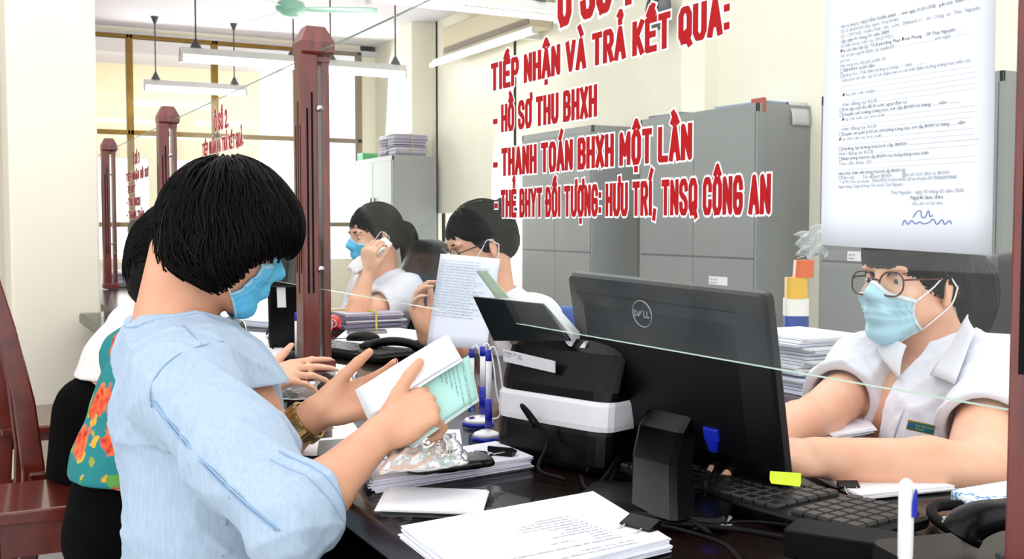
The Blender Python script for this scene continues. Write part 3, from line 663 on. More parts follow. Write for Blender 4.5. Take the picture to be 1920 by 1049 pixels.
def put_torso(F, J, g=0.0, k=.03, neck=True, bust=1.0):
    """J: pelvis, waist, chest, neckbase, shR, shL ; g grows the form (clothing)"""
    w = nrm(J['shL']-J['shR']); fw = np.cross(w, nrm(J['neck']-J['pelvis'])); fw = nrm(fw); J['fw'] = fw; sc = J.get('sc', 1)
    F.slab(J['pelvis'], J['waist'], .165*sc+g, .135*sc+g, .115*sc+g, .10*sc+g, w, k)
    F.slab(J['waist'], J['chest'], .135*sc+g, .150*sc+g, .10*sc+g, .108*sc+g, w, k)
    top = J['neck']*.78+J['chest']*.22-fw*.005
    F.slab(J['chest'], top, .150*sc+g, .075*sc+g, .105*sc+g, .058*sc+g, w, k)
    for s, sh in ((-1, J['shR']), (1, J['shL'])):
        F.cone(J['neck']*.85+J['chest']*.15+w*s*.03, sh, .045+g, .050*sc+g, k)
        F.cone(J['chest']+w*s*.09, sh, .07*sc+g, .045*sc+g, k)
        F.ell(J['chest']+w*s*.072+fw*.068-V3(0, 0, .03), (.058*bust+g, .058*bust+g, .056*bust+g), None, k)
def folds(seed, amp, sc_, n=5):
    r = np.random.default_rng(seed); K = r.normal(size=(n, 3)); K /= np.linalg.norm(K, axis=1)[:, None]; ph = r.uniform(0, 6.28, n); f = sc_*r.uniform(.6, 1.6, n); w2 = r.normal(size=(n, 3))*sc_*.35
    def fn(X, Y, Z):
        o = 0
        for i in range(n):
            wv = 1.3*np.sin(w2[i, 0]*X+w2[i, 1]*Y+w2[i, 2]*Z+ph[i]*2)
            o = o+(1-np.abs(np.sin((K[i, 0]*X+K[i, 1]*Y+K[i, 2]*Z)*f[i]+ph[i]+wv)))**3
        return -amp*o/n*2
    return fn
def strands(name, curves, r0, r1, mat, parent):
    """thin tapered hair locks; curves: array n x m x 3"""
    C = np.asarray(curves, float); n, m, _ = C.shape
    T = np.gradient(C, axis=1); T /= np.linalg.norm(T, axis=2, keepdims=True)+1e-9
    ref = rng.normal(size=(n, 1, 3)); U = np.cross(T, ref); U /= np.linalg.norm(U, axis=2, keepdims=True)+1e-9; Wd = np.cross(T, U)
    rad = (r0+(r1-r0)*np.linspace(0, 1, m)**2)[None, :, None]*rng.uniform(.7, 1.3, (n, 1, 1)); vs = []
    for k in range(3): a = 2*math.pi*k/3; vs.append(C+rad*(U*math.cos(a)+Wd*math.sin(a)))
    Vv = np.stack(vs, 2).reshape(-1, 3)
    i = np.arange(n)[:, None, None]*m*3; j = np.arange(m-1)[None, :, None]*3; k = np.arange(3)[None, None, :]; k2 = (k+1) % 3
    Q = np.stack([i+j+k, i+j+k2, i+j+3+k2, i+j+3+k], -1).reshape(-1, 4).astype(np.int32)
    me = bpy.data.meshes.new(name); me.vertices.add(len(Vv)); me.vertices.foreach_set('co', Vv.astype(np.float32).ravel())
    me.loops.add(Q.size); me.loops.foreach_set('vertex_index', Q.ravel()); me.polygons.add(len(Q))
    me.polygons.foreach_set('loop_start', np.arange(0, Q.size, 4, dtype=np.int32)); me.polygons.foreach_set('loop_total', np.full(len(Q), 4, np.int32)); me.update(calc_edges=True)
    return link(name, me, mat, parent, smooth=True)
def face_mask(F, c, A, root, mat, bandmat, sc=1.0, az=62, pleat=.0022, top=14, name='face_mask', loopmat=None, puff=.004):
    """pleated mask wrapped over nose, cheeks and chin by rays from inside the head"""
    nu, nv = 61, 41; o = c+A@(V3(.0, 0, -.030)*sc)
    us = np.linspace(-1, 1, nu); vs = np.linspace(0, 1, nv); dirs = np.zeros((nv, nu, 3))
    for i, v in enumerate(vs):
        for j, u in enumerate(us):
            azz = math.radians(az*u*(1-.16*math.sin(math.pi*v)*abs(u)**3)*(.84+.30*v)); el = math.radians((top+10*math.exp(-(u*4)**2)+6)*(1-v)-55*v+10*abs(u)**2*v*1.6-(6*abs(u)**2)*(1-v))
            dirs[i, j] = A@V3(math.cos(el)*math.cos(azz), math.cos(el)*math.sin(azz), math.sin(el))
    r = np.full((nv, nu), .124*sc)
    for _ in range(120):
        d = F.sample(o+dirs*r[..., None]); r = np.where(d > .0006, r-np.minimum(np.maximum(d, .0005), .004)*.7, r)
    rr = r.copy()
    for _ in range(14):                                     # stretched cloth bridges the hollows
        p = np.pad(rr, 1, mode='edge'); av = (p[:-2, 1:-1]+p[2:, 1:-1]+p[1:-1, :-2]+p[1:-1, 2:])/4; rr = np.maximum(r, av)
    bulge = np.outer(np.sin(np.pi*np.clip(vs*.9+.05, 0, 1)), np.cos(us*1.35))*puff*2
    pl = np.zeros((nv, 1))
    for q in (.30, .50, .70): pl += (pleat*np.clip(1-(vs-q)/.13, 0, 1)*(vs > q-.012))[:, None]
    cr = .0012*np.sin(us*31+3*np.sin(vs*9)[:, None])*np.abs(us)**2
    rr = rr+.0025+bulge+pl*(1-np.abs(us)**6)[None, :]+cr
    G = o+dirs*rr[..., None]
    m = MB(); m.sheet(G.tolist())
    ob = m.build(name, mat, root, smooth=True, solid=.0012)
    # stitched edge bands
    def band(pts, inn, w):
        mm = MB(); out = [p+nrm(p-o)*.0012 for p in pts]; mm.sheet([out, [p+nrm(q-p)*w+nrm(p-o)*.0012 for p, q in zip(pts, inn)]]); mm.build('mask_hem', bandmat, ob, smooth=True, solid=.0006)
    band(list(G[0]), list(G[4]), .009*sc); band(list(G[-1]), list(G[-5]), .004*sc); band(list(G[:, 0]), list(G[:, 4]), .006*sc); band(list(G[:, -1]), list(G[:, -5]), .006*sc)
    for j, s in ((0, -1), (nu-1, 1)):
        e1 = c+A@(V3(.004, s*.082, .022)*sc); e2 = c+A@(V3(-.016, s*.082, -.030)*sc); eb = c+A@(V3(-.024, s*.086, .0)*sc)
        for a_, b_ in ((G[1, j], e1), (G[-2, j], e2)):
            mid = (a_+b_)/2+A[:, 1]*s*.002
            MB().tube(spline([a_, mid, b_, eb], 6), .0016*sc, 6).build('ear_loop', loopmat or M('mask_elastic', '#f4f4f6', .7), ob, smooth=True)
    return ob
skin = M('skin', '#e3ad8b', .5, sss=.12, var=(14, '#d99c7c'), bump=(900, .06))
skin2 = M('skin_light', '#eebd9f', .5, sss=.12, var=(12, '#e2a686'), bump=(900, .06))
hairm = M('black_hair', '#040303', .5, spec=.12)
hair_br = M('brown_tinted_hair', '#1a0a05', .45, spec=.2)
mblue = M('blue_mask_cloth', '#62c4ee', .7, bump=(700, .15)); mblue_l = M('pale_blue_mask_hem', '#a8dcf2', .7)
mpale = M('pale_blue_mask_cloth', '#b4e0f0', .7, bump=(700, .15)); mpale_l = M('white_mask_hem', '#e4f0f6', .7); mwhite = M('white_mask_cloth', '#eeeef0', .7)
# ---------------------------------------------------------------- hair, glasses, drape helpers
def march(F, o, d, off=.001, n=400, step=.004):
    o = np.array(o, float); d = nrm(d); t = 0.0
    for _ in range(n):
        v = float(F.sample((o+d*t)[None])[0])
        if v < off: return o+d*t
        t += max(.0008, min(v, .03)*.7) if v < .055 else .02
    return None
def drape_px(F, pts, d0=.9, off=.002):
    out = []
    for x, y in pts:
        v = ray(x, y); p = march(F, CAM+v*d0, v, off)
        if p is not None: out.append(p)
    return out
def trace_hair(F, c, A, n, crown, steps, step, stop, down=.6, off=.0015, back=.0, root_fn=None, sc=1.0, side=.25, layer=0, wave=0, lift=0):
    """n locks combed from the crown over the hair form; stop(local) -> True where a lock ends"""
    Lc = np.array(crown)*sc; G = rng.normal(size=(n, 3)); G /= np.linalg.norm(G, axis=1)[:, None]; G[:, 2] = np.abs(G[:, 2])*.9+.02
    if root_fn is not None: G = root_fn(n)
    P = c+(G*V3(.11, .09, .10)*sc+V3(-.01, 0, .035)*sc)@A.T
    off = off+rng.uniform(0, 1, (n, 1))**2*lift; short = rng.uniform(0, 1, n) < layer; maxs = np.where(short, rng.integers(5, steps, n), 99)
    jit = rng.normal(size=(n, 3))*side; C = []; alive = np.ones(n, bool)
    eps = F.h
    def grad(P):
        return np.stack([F.sample(P+np.eye(3)[k]*eps)-F.sample(P-np.eye(3)[k]*eps) for k in range(3)], 1)
    def proj_(P, it=3):
        for _ in range(it):
            g = grad(P); gn = np.linalg.norm(g, axis=1)[:, None]; g = g/(gn+1e-9); d = F.sample(P)[:, None]
            P = P-g*np.clip(d-off, -.02, .02)*(gn > 1e-4)
        return P, g
    P, g = proj_(P, 6)
    lim = rng.uniform(-.012, .012, n)
    for s in range(steps):
        L = (P-c)@A/sc
        v = L-Lc; v[:, 2] = 0; v = v/(np.linalg.norm(v, axis=1)[:, None]+1e-6); v[:, 2] -= down; v[:, 0] -= back; v += wave*np.stack([np.sin(L[:, 2]*70+L[:, 1]*40+3), np.sin(L[:, 0]*55+L[:, 2]*45), 0*L[:, 0]], 1)
        v = v@A.T+jit; v -= g*(v*g).sum(1)[:, None]; v /= np.linalg.norm(v, axis=1)[:, None]+1e-9
        C.append(P.copy())
        st = np.array([stop(l, e) for l, e in zip(L, lim)]); alive &= ~st & (s < maxs)
        Pn = P+v*step*sc*alive[:, None]; Pn2, g = proj_(Pn, 2); P = np.where(alive[:, None], Pn2, P+0)
    return np.stack(C, 1)
def glasses(c, A, root_name, label, sc=1.0, col='#3a1214', dx=.0):
    L = lambda x, y, z: c+A@(V3(x, y, z)*sc); fm = M('glasses_frame_'+root_name, col, .25)
    t = thing('eyeglasses', label, 'glasses', L(.1, 0, 0)); X = .101+dx
    for s in (-1, 1):
        P = [L(X-.012*abs(u/.06)**1.5-.0, s*(.0335)+u*s, w) for u, w in [(a, b) for a, b in roundrect(.052, .044, .020, 6)]]
        P = [L(X-.004-.10*max(0, abs(y_)-.02)**1.1, y_, z_-.001) for y_, z_ in [(s*.0335+a, b) for a, b in roundrect(.052, .044, .020, 6)]]
        fr = MB().tube(P, .0017*sc, 6, close=True).build('rim', fm, t, smooth=True)
        MB().add(P, [tuple(range(len(P)))]).build('lens', clear('lens_glass', gloss=.8), t, solid=.001)
        MB().tube([L(X-.010, s*.058, .008), L(X-.02, s*.070, .010), L(.02, s*.079, .014), L(-.018, s*.081, .012), L(-.040, s*.080, -.012)], .0019*sc, 6).build('temple_arm', fm, t, smooth=True)
    MB().tube([L(X-.004, -.010, .004), L(X, 0, .008), L(X-.004, .010, .004)], .0016*sc, 6).build('bridge', fm, t, smooth=True)
    return t
def cloth_mat(name, col, col2, sc_=(1, 1, 1), fine=500, s=.25, rough=.85, var_sc=30):
    return M(name, col, rough, var=(var_sc, col2), bump=(fine, s), stretch=sc_, spec=.15)
denim = cloth_mat('light_denim', '#bccfe2', '#aec5db', (3, 3, .35), 500, .6, var_sc=60)
denim_s = M('denim_stitch', '#8eabca', .8)
shirtw = cloth_mat('white_shirt_cloth', '#e9e9f0', '#e2e2ec', (1, 1, 1), 600, .15, var_sc=6)
pants = M('black_trousers', '#020203', .9, spec=.08)
def trousers(name, J, fwd, root, mat, h=.012, rise=0, spread=.10):
    P = J['pelvis']; w = nrm(J['shL']-J['shR']); w[2] = 0; w = nrm(w); f = nrm(fwd)
    F = Field(P-V3(.75, .75, P[2]-.02), P+V3(.75, .75, .22+rise), h)
    F.slab(P+V3(0, 0, .06+rise), P-V3(0, 0, .02), .158, .180, .112, .13, w, .03)
    for s in (-1, 1):
        hip = P+w*s*.09; k = hip+f*.40+w*s*spread*.4; k[2] = .50; an = k-f*.06; an[2] = .09
        F.cone(hip, k, .095, .072, .03); F.cone(k, an, .070, .048, .02)
        MB().ring([[an+f*(x_)+w*y_*wd+V3(0, 0, z_-.09) for y_, z_ in ((-1, .004), (1, .004), (.8, hh), (-.8, hh))] for x_, wd, hh in ((-.07, .035, .07), (.0, .042, .085), (.08, .046, .06), (.15, .044, .04), (.18, .025, .025))]).build('shoe', M('black_shoe', '#0c0b0b', .3), root, bevel=.008)
    return F.mesh(name, mat, root)

# ================================================================ customer in the denim blouse
def customer_denim():
    hc = W(413, 452, 1.80); A = head_frame(V3(1, .02, -.36), 0.0)
    J = dict(pelvis=V3(.378, 1.78, .57), waist=V3(.368, 1.78, .72), chest=V3(.352, 1.79, .865), neck=W(328, 598, 1.80), shR=W(345, 728, 1.60), shL=V3(.325, 1.96, .915))
    eR, wR = W(553, 972, 1.40), W(716, 812, 1.53); eL, wL = W(478, 866, 1.74), W(602, 770, 1.72)
    root = thing('person', 'seated customer with short black bob, blue mask and light denim blouse reading papers', 'person', (J['pelvis'][0], J['pelvis'][1], 0))
    F = Field((.10, 1.20, .50), (.98, 2.14, 1.36), .0031)
    put_head(F, hc, A); nb = J['neck']
    F.slab(hc+A@V3(-.030, 0, -.045), nb+V3(0, 0, -.02), .056, .062, .060, .062, (0, 1, 0), .02)
    F.cone(nb+V3(-.01, 0, .0), hc+A@V3(-.06, 0, -.04), .055, .045, .02)
    put_torso(F, J)
    put_arm(F, J['shR'], eR, wR); put_arm(F, J['shL'], eL, wL)
    dR = cdir(.80, .46, -.30); nR = cdir(-.25, .60, .75)
    tR = put_hand(F, wR, dR, nR, 1, [(34, 40, 22), (58, 62, 35), (66, 62, 35), (70, 60, 35)], (26, -24, 8), sc=.95)
    dL = cdir(.92, .24, -.25); nL = cdir(-.12, -.38, -.90)
    tL = put_hand(F, wL, dL, nL, -1, [(30, 24, 16), (34, 26, 18), (38, 28, 18), (42, 30, 20)], (30, 14, 4), spread=(.05, .0, -.04, -.09), sc=.92)
    body = F.mesh('body', skin, root, keep=True)
    nails(tR, root); nails(tL, root)
    face_bits(hc, A, root, look=(1, 0, -.35))
    face_mask(F, hc, A, root, mblue, mblue_l, az=55, puff=.004, top=8)
    # blouse
    B = Field((.08, 1.22, .40), (.66, 2.16, 1.06), .0036)
    g = .020; J2 = dict(J); J2['neck'] = J['neck']-V3(0, 0, .038); put_torso(B, J2, g, .045)
    w = nrm(J['shL']-J['shR'])
    B.slab(J['pelvis']+V3(0, 0, -.06), J['chest']-V3(0, 0, .05), .182, .152, .120, .112, w, .05)
    cuR = eR+(wR-eR)*.13+V3(0, 0, .004); cuL = eL+(wL-eL)*.16
    for sh, e, cu in ((J['shR'], eR, cuR), (J['shL'], eL, cuL)):
        B.cone(sh+V3(0, 0, .0), e*.55+sh*.45, .070, .070, .04); B.cone(e*.55+sh*.45, e, .070, .060, .03); B.cone(e, cu, .062, .060, .02)
    lo, hi = B.lo, B.lo+B.n*B.h
    B.warp(lambda X, Y, Z: folds(3, .010, 22)(X, Y, Z)+.0045); B.warp(folds(5, .0025, 55))
    # pulled creases in the crook of the near elbow
    ax = nrm(wR-eR)
    B.warp(lambda X, Y, Z: -.004*np.sin(((X-eR[0])*ax[0]+(Y-eR[1])*ax[1]+(Z-eR[2])*ax[2])*150+12*(Z-eR[2]))*np.exp(-((X-eR[0])**2+(Y-eR[1])**2+(Z-eR[2])**2)/.006), eR-.16, eR+.16)
    for e, wr, cu in ((eR, wR, cuR), (eL, wL, cuL)):
        a = nrm(nrm(wr-e)+(cdir(1, -.5, 0)*.45 if e is eR else 0)); B.cut(cu+a*.03, a, .003, cu+a*.05-.085, cu+a*.05+.085); a = nrm(wr-e)
        B.cone(cu-a*.02, cu+a*.10, .046, .050, .004, True)
    B.ell(nb+V3(.018, 0, .036), (.088, .098, .060), None, .006, True)
    B.cut(V3(0, 0, .43), (0, 0, -1))
    blouse = B.mesh('denim_blouse', denim, root, keep=True)
    # seams and cuff band
    def seam(pts, r=.0016, name='seam', mt=denim_s):
        p = drape_px(B, pts, .9, .0012)
        if len(p) > 2: MB().tube(spline(p, 4), r, 6).build(name, mt, blouse, smooth=True)
    seam([(418, 640), (372, 650), (330, 668), (296, 700), (281, 735), (284, 765)], .0012)
    for dx in (0, 7): seam([(282+dx, 752), (312+dx, 792), (345+dx, 832), (380+dx, 872), (420+dx, 912), (455+dx, 945), (492+dx, 975), (518+dx, 996)], .0015)
    seam([(345, 610), (362, 628), (378, 648)], .001); seam([(430, 935), (424, 985), (418, 1045)], .0012)
    for k in (.004, .022):
        a = nrm(wR-eR); u = nrm(np.cross(a, Z_)); v = np.cross(a, u); pts = []
        for q in np.linspace(0, 2*math.pi, 33)[:-1]:
            o_ = cuR+a*(.018-k)+(u*math.cos(q)+v*math.sin(q))*.085; p = march(B, o_, -(u*math.cos(q)+v*math.sin(q)), .0005)
            if p is not None: pts.append(p)
        if len(pts) > 8: MB().tube(pts, .0013, 6, close=True).build('cuff_stitching', denim_s, blouse, smooth=True)
    # neckline binding
    pts = []
    for q in np.linspace(0, 2*math.pi, 41)[:-1]:
        d = V3(math.cos(q)*.9, math.sin(q), .0); o_ = nb+V3(.012, 0, .12)+d*.105; p = march(B, o_, V3(0, 0, -1), .001)
        if p is not None: pts.append(p)
    if len(pts) > 20: MB().tube(pts, .0035, 6, close=True).build('neckline_binding', denim, blouse, smooth=True)
    trousers('trousers', J, V3(1, 0, 0), root, pants)
    # hair
    H = Field(hc-.24, hc+.24, .004); Lh = lambda x, y, z: hc+A@V3(x, y, z)
    he = lambda p, r, k=.02, sub=False: H.ell(Lh(*p), r, A, k, sub)
    he((.004, 0, .042), (.102, .088, .098)); he((-.020, 0, -.010), (.074, .086, .084), .03); he((.052, 0, .042), (.068, .080, .062), .03); he((-.046, 0, .03), (.052, .066, .068), .03)
    he((-.038, 0, -.050), (.044, .062, .050), .03)
    for s in (-1, 1): he((.010, s*.055, -.030), (.060, .040, .062), .03)
    H2 = H.D.copy()
    HX, HZ = [-.13, -.085, -.036, .0, .014, .029, .058, .085, .112, .16], [-.045, -.058, -.078, -.074, -.048, -.020, .010, .018, .030, .035]
    def below(X, Y, Z):
        lx = (X-hc[0])*A[0, 0]+(Y-hc[1])*A[1, 0]+(Z-hc[2])*A[2, 0]; lz = (X-hc[0])*A[0, 2]+(Y-hc[1])*A[1, 2]+(Z-hc[2])*A[2, 2]
        return lz-np.interp(lx, HX, HZ)-.008
    H.put(H.lo, H.lo+H.n*H.h, below, .01, True)
    H.warp(folds(9, .004, 60))
    H.mesh('hair', hairm, root)
    H.D = H2
    def stop(l, e): return l[2] < np.interp(l[0], HX, HZ)+e*.9-.003
    C = trace_hair(H, hc, A, 3800, (-.045, -.01, .14), 21, .0145, stop, down=.75, off=.002, side=.14, layer=.4, wave=.16, lift=.008)
    C2 = C.copy(); strands('hair_locks', C[:3560], .0022, .0005, hairm, root); strands('hair_locks', C[3560:], .0012, .0004, M('brown_highlight_hair', '#2a1208', .45, spec=.2), root)
    # watch on the far wrist
    t = thing('wristwatch', 'gold metal bracelet watch on the far wrist of the customer in denim', 'watch', wL); a = nrm(wL-eL); q0 = wL-a*.035
    gold = M('gold_metal', '#b39a62', .25, .9); u = nrm(np.cross(a, Z_)); v = np.cross(a, u)
    def ringp(dd, r): return [q0+a*dd+(u*math.cos(q)*r*1.06+v*math.sin(q)*r*.96) for q in np.linspace(0, 2*math.pi, 41)[:-1]]
    m = MB(); m.ring([ringp(-.010, .0325), ringp(-.010, .0355), ringp(-.004, .0365), ringp(.004, .0365), ringp(.010, .0355), ringp(.010, .0325)], cap=False, close=True)
    m.build('bracelet', M('gold_bracelet', '#b39a62', .3, .85, var=(150, '#8b7444')), t)
    for q in np.linspace(0, 2*math.pi, 19)[:-1]:
        d_ = u*math.cos(q)*1.06+v*math.sin(q)*.96; tn = nrm(-u*math.sin(q)+v*math.cos(q)); MB().box(q0+d_*.0362, (.0185, .0088, .0022), np.stack([a, tn, nrm(d_)], 1)).build('bracelet_link', gold, t, bevel=.0006)
    d_ = cdir(-.5, .1, -.85); d_ = nrm(d_-a*np.dot(d_, a)); MB().cyl(q0+d_*.034, q0+d_*.043, .015, n=24).build('watch_case', gold, t, bevel=.001)
    return dict(J=J, wR=wR, wL=wL, dR=dR, dL=dL, nR=nR, nL=nL, hc=hc)
CD = customer_denim()

# ================================================================ clerk at the right behind the monitor
def collar_flap(name, quad, mat, root, thick=.003, bow=.006, n=8):
    a, b, c_, d = quad; nn = nrm(np.cross(b-a, d-a)); 
    if np.dot(nn, CAM-a) < 0: nn = -nn
    g = [[(a*(1-u)+b*u)*(1-v)+(d*(1-u)+c_*u)*v+nn*bow*math.sin(math.pi*u)*(1-.3*v) for u in np.linspace(0, 1, n)] for v in np.linspace(0, 1, n)]
    return MB().sheet(g).build(name, mat, root, smooth=True, solid=thick)
def clerk_right():
    A = head_frame(cdir(-.83, .04, .50)); ear = W(1780, 541, 1.98); hc = ear-A@V3(-.008, .080, -.002)
    J = dict(pelvis=W(1840, 1010, 2.10), waist=W(1800, 895, 2.05), chest=W(1752, 790, 1.99), neck=W(1768, 664, 2.02), shR=W(1630, 700, 2.16), shL=W(1872, 722, 1.84))
    eL, wL = W(1828, 888, 1.56), W(1530, 858, 1.52); eR, wR = W(1535, 782, 1.92), W(1400, 845, 1.68)
    root = thing('person', 'seated clerk with ponytail, glasses, pale blue mask and white shirt behind the monitor', 'person', (J['pelvis'][0], J['pelvis'][1], 0))
    lo = np.minimum.reduce([hc-.14, J['shR']-.12, J['shL']-.12, wL-.2, wR-.16, J['waist']-.2]); hi = np.maximum.reduce([hc+.15, J['shR']+.12, J['shL']+.12, eL+.1, J['waist']+.2]); lo[2] = .55
    F = Field(lo, hi, .0034); put_head(F, hc, A); nb = J['neck']; w = nrm(J['shL']-J['shR'])
    F.slab(hc+A@V3(-.030, 0, -.045), nb+V3(0, 0, -.03), .056, .064, .058, .062, w, .02)
    put_torso(F, J); put_arm(F, J['shR'], eR, wR, sc=1.05); put_arm(F, J['shL'], eL, wL, sc=1.12)
    up = V3(0, 0, 1)
    put_hand(F, wL, nrm(wL-eL)*1+V3(0, 0, .03), up+cdir(0, 0, 1)*.3, -1, [(25, 30, 20), (28, 32, 20), (30, 35, 22), (32, 35, 22)], (30, 20, 10))
    put_hand(F, wR, nrm(wR-eR)+V3(0, 0, .05), up, 1, [(20, 30, 20)]*4, (30, 20, 10))
    F.mesh('body', skin2, root, keep=True); face_bits(hc, A, root, look=(1, -.1, -.12))
    face_mask(F, hc, A, root, mpale, mpale_l, az=56, puff=.004, top=2)
    glasses(hc, A, 'wine', 'dark red rimmed glasses on the ponytailed clerk at the right', col='#4a1418')
    # shirt
    B = Field(np.minimum.reduce([J['shR']-.2, J['shL']-.2, J['pelvis']-.22, eL-.1]), np.maximum.reduce([J['shR']+.16, J['shL']+.16, J['pelvis']+.22]), .0038)
    put_torso(B, J, .018, .05, bust=1.12)
    for sh, e, f in ((J['shR'], eR, .62), (J['shL'], eL, .60)):
        q = sh+(e-sh)*f; B.cone(sh, q, .068, .070, .04)
    B.warp(folds(13, .007, 24)); B.warp(folds(15, .003, 60))
    for sh, e, f, r in ((J['shR'], eR, .62, .060), (J['shL'], eL, .60, .064)):
        a = nrm(e-sh); q = sh+(e-sh)*f; B.cut(q, a, .004, q-a*.0-.10, q+a*.04+.10); B.cone(q-a*.03, q+a*.1, r-.006, r, .004, True)
    B.ell(nb+J['fw']*.02+V3(0, 0, .045), (.075, .075, .05), None, .006, True)
    # open front in a V
    p0 = nb+J['fw']*.07; pV = J['chest']+J['fw']*.14+V3(0, 0, .05)
    B.slab(p0+V3(0, 0, .03), pV, .050, .006, .10, .03, w, .006, True)
    sh_ = B.mesh('white_shirt', shirtw, root, keep=True)
    def q(pts, up_=.012):
        out = []
        for x, y in pts:
            v = ray(x, y); p = march(B, CAM+v*1.0, v, .002)
            out.append(p-nrm(v)*up_ if p is not None else W(x, y, 1.9))
        return out
    nbk = W(1815, 590, 1.99)
    a_ = q([(1744, 704), (1789, 721), (1826, 640)]); b_ = W(1758, 668, 1.76)
    collar_flap('shirt_collar', [nbk, a_[2]+V3(0, 0, .02), a_[1], a_[0]], shirtw, root)
    c_ = q([(1650, 668), (1686, 712), (1700, 668)])
    collar_flap('shirt_collar', [W(1650, 622, 2.06), c_[0], c_[1], W(1699, 648, 1.95)], shirtw, root)
    p = drape_px(B, [(1694, 765), (1688, 785), (1681, 805), (1674, 832)], 1.0, .002)
    if len(p) > 2: MB().tube(p, .0015, 6).build('placket_seam', M('shirt_seam', '#cfcfdc', .8), sh_, smooth=True)
    p = drape_px(B, [(1706, 788), (1750, 798), (1746, 815), (1703, 803)], 1.0, .004)
    if len(p) == 4:
        t = thing('name_badge', 'small gold and teal name badge on the white shirt of the right clerk', 'badge', p[0])
        ex = cdir(.95, -.20, .12); ey = cdir(.18, .97, .1); ey = nrm(ey-ex*np.dot(ex, ey)); n_ = np.cross(ex, ey); c0 = sum(p)/4+n_*.004
        Rb = np.stack([ex, ey, n_], 1)
        MB().box(c0, (.046, .017, .003), Rb).build('badge_rim', M('badge_gold', '#c9a44e', .3, .8), t, bevel=.0006)
        MB().box(c0+n_*.0012+ex*.004, (.034, .013, .0022), Rb).build('badge_face', M('badge_teal', '#1e7f86', .3), t)
        MB().cyl(c0+n_*.001-ex*.017, c0+n_*.0028-ex*.017, .0055, n=14).build('badge_emblem', M('badge_blue', '#2b6f9c', .3), t)
        letters('badge_print', [(-.010, .001, .004, 'BAO HIEM XA HOI'), (-.010, -.0045, .0042, 'CAN BO')], c0+n_*.0024, ex, ey, M('badge_gold_print', '#e6cf8a', .4), t)
    # hair
    H = Field(hc-.26, hc+.26, .0042); Lh = lambda x, y, z: hc+A@V3(x, y, z); he = lambda p, r, k=.02, sub=False: H.ell(Lh(*p), r, A, k, sub)
    he((-.020, 0, .042), (.106, .086, .094)); he((.020, 0, .060), (.072, .078, .055), .02)
    he((-.075, 0, .01), (.048, .062, .06), .02)
    H2 = H.D.copy()
    he((.090, 0, -.050), (.080, .13, .075), .01, True); he((.03, 0, -.10), (.10, .15, .09), .01, True)
    for s in (-1, 1): he((-.004, s*.09, -.004), (.030, .020, .040), .006, True)
    H.mesh('hair', hairm, root); H.D = H2
    def stop(l, e):
        x, y, z = l
        if z < -.035+e: return True
        if (x-.095)**2/.072**2+(z+.045)**2/.078**2 < 1+e*9 and not (x > .085 and z > .02): return True
        return x > .085 and z < .022+e*1.5
    C = trace_hair(H, hc, A, 1500, (-.02, .02, .14), 14, .015, stop, down=.5, off=.002, side=.12, back=.2); strands('hair_locks', C, .0018, .0005, hairm, root)
    # ponytail
    n = 700; C = np.zeros((n, 14, 3)); r0 = rng.normal(size=(n, 3)); 
    p0 = Lh(-.118, 0, .03); ctrl = [p0, p0+A@V3(-.05, 0, .015), p0+A@V3(-.085, 0, -.045)+V3(0, 0, -.02), p0+A@V3(-.075, .0, -.10)+V3(0, 0, -.05)]
    S = np.array(spline(ctrl, 5))[:14] if len(spline(ctrl, 5)) >= 14 else np.array(spline(ctrl, 5)); m_ = len(S)
    tt = np.linspace(0, 1, m_); wid = .012+.034*np.sin(np.pi*np.clip(tt*.75+.1, 0, 1))
    r0 /= np.linalg.norm(r0, axis=1)[:, None]; r0 *= rng.uniform(.5, 1, (n, 1))
    C = S[None]+r0[:, None, :]*wid[None, :, None]*V3(1, 1, .6)
    strands('ponytail_locks', C, .0024, .0006, hairm, root)
    PT = Field(S.min(0)-.07, S.max(0)+.07, .005)
    for i in range(m_-1): PT.cone(S[i], S[i+1], wid[i]*.8, wid[i+1]*.8, .01)
    PT.mesh('ponytail', hairm, root)
    MB().tube([Lh(-.120, .018*math.cos(q_), .03+.018*math.sin(q_)) for q_ in np.linspace(0, 6.28, 13)[:-1]], .005, 8, close=True).build('hair_tie', M('dark_hair_tie', '#15151c', .6), root, smooth=True)
    trousers('trousers', J, nrm(V3(-1, 0, 0)), root, pants)
    return dict(J=J, hc=hc)
CR = clerk_right()
